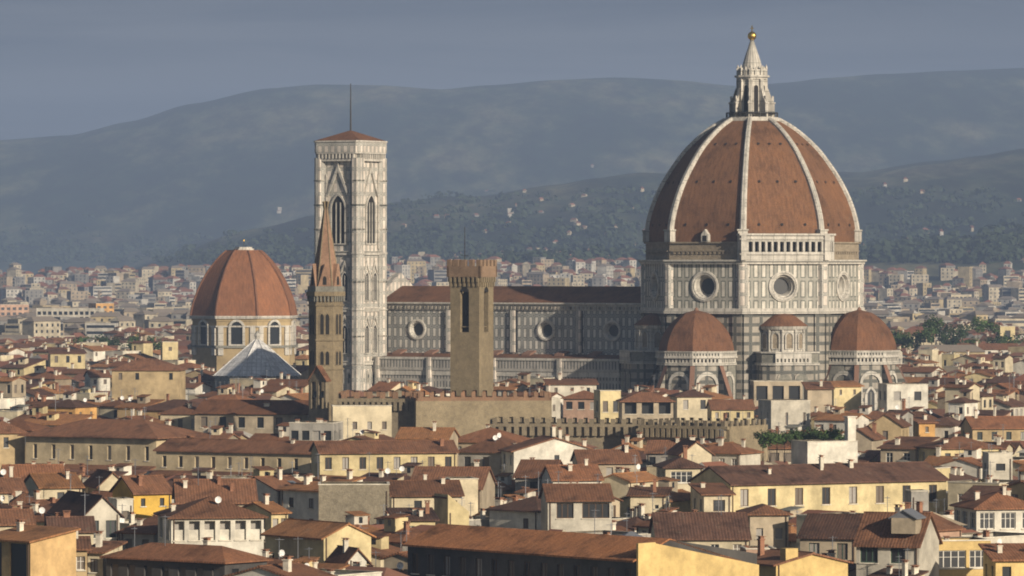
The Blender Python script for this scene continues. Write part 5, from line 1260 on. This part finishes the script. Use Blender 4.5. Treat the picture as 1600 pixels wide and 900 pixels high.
# everything farther and smaller: one mass of distant town
mass = MB(); mr_ = random.Random(5)
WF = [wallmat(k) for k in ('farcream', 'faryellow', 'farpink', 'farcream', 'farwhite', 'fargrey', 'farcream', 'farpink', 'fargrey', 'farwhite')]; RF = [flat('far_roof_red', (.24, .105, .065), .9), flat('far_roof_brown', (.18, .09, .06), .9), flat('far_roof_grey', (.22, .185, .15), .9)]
def mini(mb, x, y, z, w, d, h, a, wm, rm, rise, flat_=False, win=False):
    c, s = cos(a), sin(a); T = lambda u, v, zz: (x+u*c-v*s, y+u*s+v*c, zz)
    b_ = [(-w/2, -d/2), (w/2, -d/2), (w/2, d/2), (-w/2, d/2)]
    mb.prism([T(u, v, 0)[:2] for u, v in b_], z-3, z+h, wm, False)
    if not flat_:
        e = .5; q = [T(-w/2-e, -d/2-e, z+h), T(w/2+e, -d/2-e, z+h), T(w/2+e, d/2+e, z+h), T(-w/2-e, d/2+e, z+h)]; r0, r1 = T(-w/2-e+d*.3, 0, z+h+rise), T(w/2+e-d*.3, 0, z+h+rise)
        mb.face([q[0], q[1], r1, r0], rm); mb.face([q[2], q[3], r0, r1], rm); mb.face([q[1], q[2], r1], wm if d < 9 else rm); mb.face([q[3], q[0], r0], wm if d < 9 else rm); mb.face(q[::-1], rm)
    if win:
        f = Frame(x+sin(a)*(d/2), y-cos(a)*(d/2), a); nr = max(1, int(h/3.4)); nc = max(2, int(w/3.6))
        for r_ in range(nr):
            if flat_ and win == 2:
                v = z+h-1.0-r_*3.3; mb.face([f(-w/2+.6, v-1.5, .06), f(w/2-.6, v-1.5, .06), f(w/2-.6, v, .06), f(-w/2+.6, v, .06)], M_dark); continue
            for c_ in range(nc):
                u = -w/2+w*(c_+.5)/nc; v = z+h-1.2-r_*3.3; mb.face([f(u-.6, v-1.6, .06), f(u+.6, v-1.6, .06), f(u+.6, v, .06), f(u-.6, v, .06)], M_dark)
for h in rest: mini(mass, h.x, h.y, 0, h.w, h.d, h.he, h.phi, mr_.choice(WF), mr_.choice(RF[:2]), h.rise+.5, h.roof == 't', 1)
for i in range(12500):
    px = mr_.uniform(-150, 1750); D = 1750+(mr_.random()**1.35)*3500; x = (px-800)/F*D
    if D < 2600 and mr_.random() < .5: continue
    if px > 1330 and D < 2300 and 1 and mr_.random() < .5: continue
    tall = mr_.random() < (.07 if D < 2600 else .16)
    hh = mr_.uniform(15, 24) if tall else mr_.uniform(7, 15)
    if px < 280: hh = min(hh, 18 if D < 2400 else 30)
    py = HOR+(CAM_H-hh)/D*F
    if 290 < px < 480 and D < 1800: continue
    zb_ = max(0, hill_z(px, D)) if D > 4150 else 0; lim_ = 416+mr_.uniform(-5, 6) if not 600 < px < 1000 else 398+abs(mr_.gauss(0, 9))
    if HOR+(CAM_H-zb_-hh)/D*F < lim_: continue
    w = (mr_.uniform(12, 28) if D < 2600 else mr_.uniform(8, 19)) if tall else mr_.uniform(6, 13)
    fl = tall and mr_.random() < .6 or mr_.random() < .12
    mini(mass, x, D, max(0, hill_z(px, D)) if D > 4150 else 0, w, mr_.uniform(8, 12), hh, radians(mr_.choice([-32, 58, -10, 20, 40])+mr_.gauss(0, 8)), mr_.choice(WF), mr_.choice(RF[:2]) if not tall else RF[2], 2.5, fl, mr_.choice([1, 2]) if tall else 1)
# hillside farms and villas too many to single out
for i in range(190):
    px = mr_.gauss(880, 130) if mr_.random() < .45 else (mr_.uniform(620, 1640)); py = 411-abs(mr_.gauss(0, 13)) if mr_.random() < .75 else mr_.uniform(300, 400)
    if not (-20 < px < 1630): continue
    if px < 600: continue
    v = ray_hill(px, py)
    if v is None: continue
    mini(mass, v.x, v.y, v.z, mr_.uniform(4, 8), mr_.uniform(4, 6), mr_.uniform(1.2, 3), radians(mr_.uniform(-50, 50)), mr_.choice([WF[0], WF[2], WF[5], WF[3], WF[7]]), mr_.choice(RF[:2]), 2.2)
tag(mass.build('distant_town'), 'mass of small pale buildings spread across the plain and lower slopes', kind='stuff')
# single villas one can pick out on the hills
VL = [(436, 334, 10, 'white', 'pale hill church left of the bell tower'), (796, 341, 9, 'white', 'lone white villa on the hillside above the stone tower'), (1382, 294, 8, 'white', 'small white villa high on the right hill'), (1414, 285, 10, 'cream', 'cream villa right of the small white hill villa'), (1445, 367, 18, 'pink', 'pinkish country house on the right lower slope'), (1417, 381, 10, 'white', 'white farmhouse at the left end of the lower slope row'),
      (1470, 371, 8, 'white', 'small white house in the middle of the lower slope row'), (1518, 362, 6, 'cream', 'tiny cream house at the right end of the lower slope row'), (657, 409, 13, 'cream', 'castle-like block with a tower left of the stone tower'), (1003, 300, 8, 'cream', 'cream villa beside the left flank of the great dome'), (868, 383, 14, 'white', 'white villa among trees above the nave roof'), (925, 262, 7, 'beige', 'beige farmhouse near the middle ridge'), (985, 391, 22, 'white', 'long pale villa just left of the cathedral drum'), (560, 362, 7, 'cream', 'cream cottage hidden low beside the bell tower')]
for px, py, wpx, wl, lb in VL:
    v = ray_hill(px, py)
    if v is None: print('novilla', px); continue
    wv_ = wpx*.7/F*v.y; wl = {'white': 'farwhite', 'cream': 'farcream', 'pink': 'farpink', 'beige': 'fargrey'}[wl]; t = thing('villa', lb, 'villa', (v.x, v.y, v.z), radians(8), 'villas on the far hills')
    m1 = MB(); hh = max(4, wv_*.35); m1.prism([(-wv_/2, -5), (wv_/2, -5), (wv_/2, 5), (-wv_/2, 5)], -6, hh, wallmat(wl), False)
    if 'tower' in lb: m1.prism([(-3, -4), (5, -4), (5, 4), (-3, 4)], hh, hh+7, wallmat(wl), False)
    m1.build('wall', t)
    m1 = MB(); m1.face([(-wv_/2-.6, -5.6, hh), (wv_/2+.6, -5.6, hh), (wv_/2-4, 0, hh+2.8), (-wv_/2+4, 0, hh+2.8)], RF[0]); m1.face([(wv_/2+.6, 5.6, hh), (-wv_/2-.6, 5.6, hh), (-wv_/2+4, 0, hh+2.8), (wv_/2-4, 0, hh+2.8)], RF[0])
    m1.face([(wv_/2+.6, -5.6, hh), (wv_/2+.6, 5.6, hh), (wv_/2-4, 0, hh+2.8)], RF[0]); m1.face([(-wv_/2-.6, 5.6, hh), (-wv_/2-.6, -5.6, hh), (-wv_/2+4, 0, hh+2.8)], RF[0]); m1.build('roof', t)

# dormer and yard extras on particular houses
def byanch(a): return next(h for h in HS_ if h.anchor == a)
h = byanch('dormer house'); o = [c for c in h.root.children if c.name.startswith('roof')][0]
mb = MB(); mb.box(.6, 3.8, -4.6, -2.0, h.he+1.2, h.he+3.2, wallmat('beige')); mb.slab([(.3, -4.9, h.he+3.2), (2.2, -4.9, h.he+4.3), (2.2, -1, h.he+4.3), (.3, -1, h.he+3.2)], .15, M_metal); mb.slab([(2.2, -4.9, h.he+4.3), (4.1, -4.9, h.he+3.2), (4.1, -1, h.he+3.2), (2.2, -1, h.he+4.3)], .15, M_metal)
mb.face([(.6, -4.6, h.he+3.2), (3.8, -4.6, h.he+3.2), (2.2, -4.6, h.he+4.2)], M_metal); mb.build('dormer', o)
h = byanch('pillared loggia house'); fr = Frame(0, -h.d/2, 0); mb = MB()
for k in range(6): 
    u = -h.w/2+h.w/6*(k+.5); mb.hull([(u-1.25, h.he-3.1), (u+1.25, h.he-3.1), (u+1.25, h.he-1.7), (u-1.25, h.he-1.7)], fr, -.5, -.35, wallmat('white'))
mb.build('parapet_panel', h.root)
h = byanch('low yellow gabled block'); mb = MB(); mb.box(-h.w*.36, -h.w*.36+1.8, -h.d/2+.1, -h.d/2+1.4, h.he-1, h.he+1.9, wallmat('gold')); mb.build('chimney', h.root)

h = byanch('blank white block'); mb = MB(); mb.box(h.w/2-1.8, h.w/2-.2, -h.d/2+.3, -h.d/2+1.8, h.he, h.he+5.2, wallmat('white')); mb.box(h.w/2-2.0, h.w/2, -h.d/2+.1, -h.d/2+2.0, h.he+5.2, h.he+5.4, wallmat('white')); mb.build('chimney', h.root)
for nm, dz in (('tan palace', 5.4), ('tan palace wing', 3.7)):
    h = byanch(nm); zl = h.he-dz; mb = MB(); mb.slab([(-h.w/2, -h.d/2-2.6, zl-.7), (h.w/2, -h.d/2-2.6, zl-.7), (h.w/2, -h.d/2+.0, zl), (-h.w/2, -h.d/2+.0, zl)], .3, ROOFS[0]); mb.build('lean_to_roof', h.root)
    mb = MB(); mb.box(-h.w/2, h.w/2, -h.d/2-2.0, -h.d/2-.01, 0, zl-1.0, wallmat('grey')); mb.build('lower_wall', h.root)
# ---- trees
LM = []
def leafmat(name, c):
    m, n, b = new_mat(name); oi = n.nodes.new('ShaderNodeObjectInfo'); v = coords(n)
    f = ramp(n, noise_n(n, v, .5, 4, .7), (.35, .55), (.65, 1.35)); n.links.new(rand_tint(n, mixn(n, c, f, 1, 'MULTIPLY'), .75, 1.25), b.inputs['Base Color']); return m
ML = leafmat('foliage_dark', (.032, .055, .018)); ML2 = leafmat('foliage_green', (.055, .095, .025)); MT = flat('bark', (.08, .06, .04))
def crown_mesh(seed, leaf, mat, n=520):
    r = random.Random(seed); mb = MB(); cl = [(r.uniform(-.55, .55), r.uniform(-.55, .55), r.uniform(-.35, .6), r.uniform(.28, .5)) for _ in range(11)]
    for i in range(n):
        cx, cy, cz, cr_ = r.choice(cl); d = Vector((r.gauss(0, 1), r.gauss(0, 1), r.gauss(0, 1))).normalized()*cr_*r.uniform(.6, 1.05)
        p = Vector((cx, cy, cz))+d; nn = (d.normalized()+Vector((r.uniform(-.6, .6), r.uniform(-.6, .6), r.uniform(-.3, .7)))).normalized(); e = nn.cross(Vector((r.random(), r.random(), r.random()))).normalized(); g = nn.cross(e); s = leaf*r.uniform(.6, 1.3)
        mb.face([p-e*s, p-g*s*.7, p+e*s, p+g*s*.7], mat)
    return mb.mesh('crown')
CR = [crown_mesh(k, .085, ML if k % 2 else ML2) for k in range(5)]
tm = MB(); tm.frustum(7, [(.06, 0), (.045, .5), (.02, 1.0)], MT)
for k in range(4): a = k*1.6+.3; tm.face([(.02, 0, .5), (-.02, 0, .5), (.3*cos(a), .3*sin(a), .95)], MT); tm.face([(0, .02, .5), (0, -.02, .5), (.3*cos(a), .3*sin(a), .95)], MT)
TM = tm.mesh('trunk')
tn = {}
def tree(px, D, ztop, r, lab, grp, zb=0):
    i = tn.get(lab, 0); tn[lab] = i+1
    x = (px-800)/F*D; t = thing('tree', lab, 'tree', (x, D, zb), rnd.uniform(0, 6), grp)
    k = link('trunk', TM, t, (0, 0, 0)); k.scale = (r*.9, r*.9, ztop-zb-r*.7)
    c = link('crown', CR[rnd.randrange(5)], t, (0, 0, ztop-zb-r*.72)); c.scale = (r*rnd.uniform(.9, 1.15), r, r*rnd.uniform(.75, 1.0))
tr = random.Random(3)
for k, px in enumerate([1352, 1364, 1376, 1388, 1402, 1414, 1428, 1443, 1456, 1468, 1480, 1492, 1504, 1516, 1528, 1541, 1555, 1580]):
    tree(px, 1900+tr.uniform(-60, 60), 33-tr.uniform(0, 5)+(2 if 1440 < px < 1480 or 1520 < px < 1545 else -2), tr.uniform(4, 6), 'dark green tree in the row of trees beyond the right apse', 'row of trees beyond the right apse')
for k, px in enumerate([128, 139, 150, 160, 170, 180, 190, 200, 212, 225, 240, 262]):
    tree(px, 1980+tr.uniform(-90, 90), 26-tr.uniform(0, 4), tr.uniform(4.5, 6.5), 'dark green tree in the grove left of the red chapel dome', 'grove left of the red chapel dome')
for k, px in enumerate([4, 16, 28, 40]): tree(px, 2200, 18, 6, 'pale green tree before the pink apartment block at the left edge', 'trees at the left edge')
for k, (px, yt) in enumerate([(1192, 674), (1203, 670), (1214, 673), (1226, 677), (1240, 672), (1252, 668), (1265, 671), (1277, 668), (1290, 671), (1301, 668), (1311, 672)]):
    D = 925+tr.uniform(-8, 8); zt_ = CAM_H-(yt-HOR)*D/F; tree(px, D, zt_, tr.uniform(2.0, 3.0), 'shrub of the roof garden below the tall slit-windowed block', 'roof garden shrubs', 12)

# scattered greenery of gardens and avenues over the plain and the lower slopes
MLF = leafmat('foliage_far', (.034, .050, .024)); gmb = MB(); gr_ = random.Random(9)
for i in range(3000):
    px = gr_.uniform(-20, 1620)
    if gr_.random() < .62: D = 1850+gr_.random()**1.3*2600; z0 = 0; r = gr_.uniform(3, 7); zc = gr_.uniform(7, 13)
    else:
        v = ray_hill(px, 412-abs(gr_.gauss(0, 22))) if gr_.random() < .72 else ray_hill(gr_.uniform(560, 1620), gr_.uniform(300, 400))
        if v is None: continue
        px = 800+v.x/v.y*F; D = v.y; z0 = v.z; r = gr_.uniform(5, 11); zc = gr_.uniform(1, 5)
    if 290 < px < 480 and D < 1800: continue
    x = (px-800)/F*D; c = Vector((x, D, z0+zc)); sx = gr_.uniform(1, 2.6)
    for q in range(22):
        d = Vector((gr_.gauss(0, 1), gr_.gauss(0, 1), gr_.gauss(0, .8))).normalized(); p = c+Vector((d.x*r*sx, d.y*r, d.z*r*.7))*gr_.uniform(.6, 1.0)
        nn = (d+Vector((gr_.uniform(-.5, .5), gr_.uniform(-.5, .5), gr_.uniform(-.2, .6)))).normalized(); e = nn.cross(Vector((gr_.random(), gr_.random(), gr_.random()+.1))).normalized(); g = nn.cross(e); s_ = r*gr_.uniform(.3, .55)
        gmb.face([p-e*s_, p-g*s_*.7, p+e*s_, p+g*s_*.7], MLF)
tag(gmb.build('distant_greenery'), 'dark green treetops scattered between the far buildings', kind='stuff')
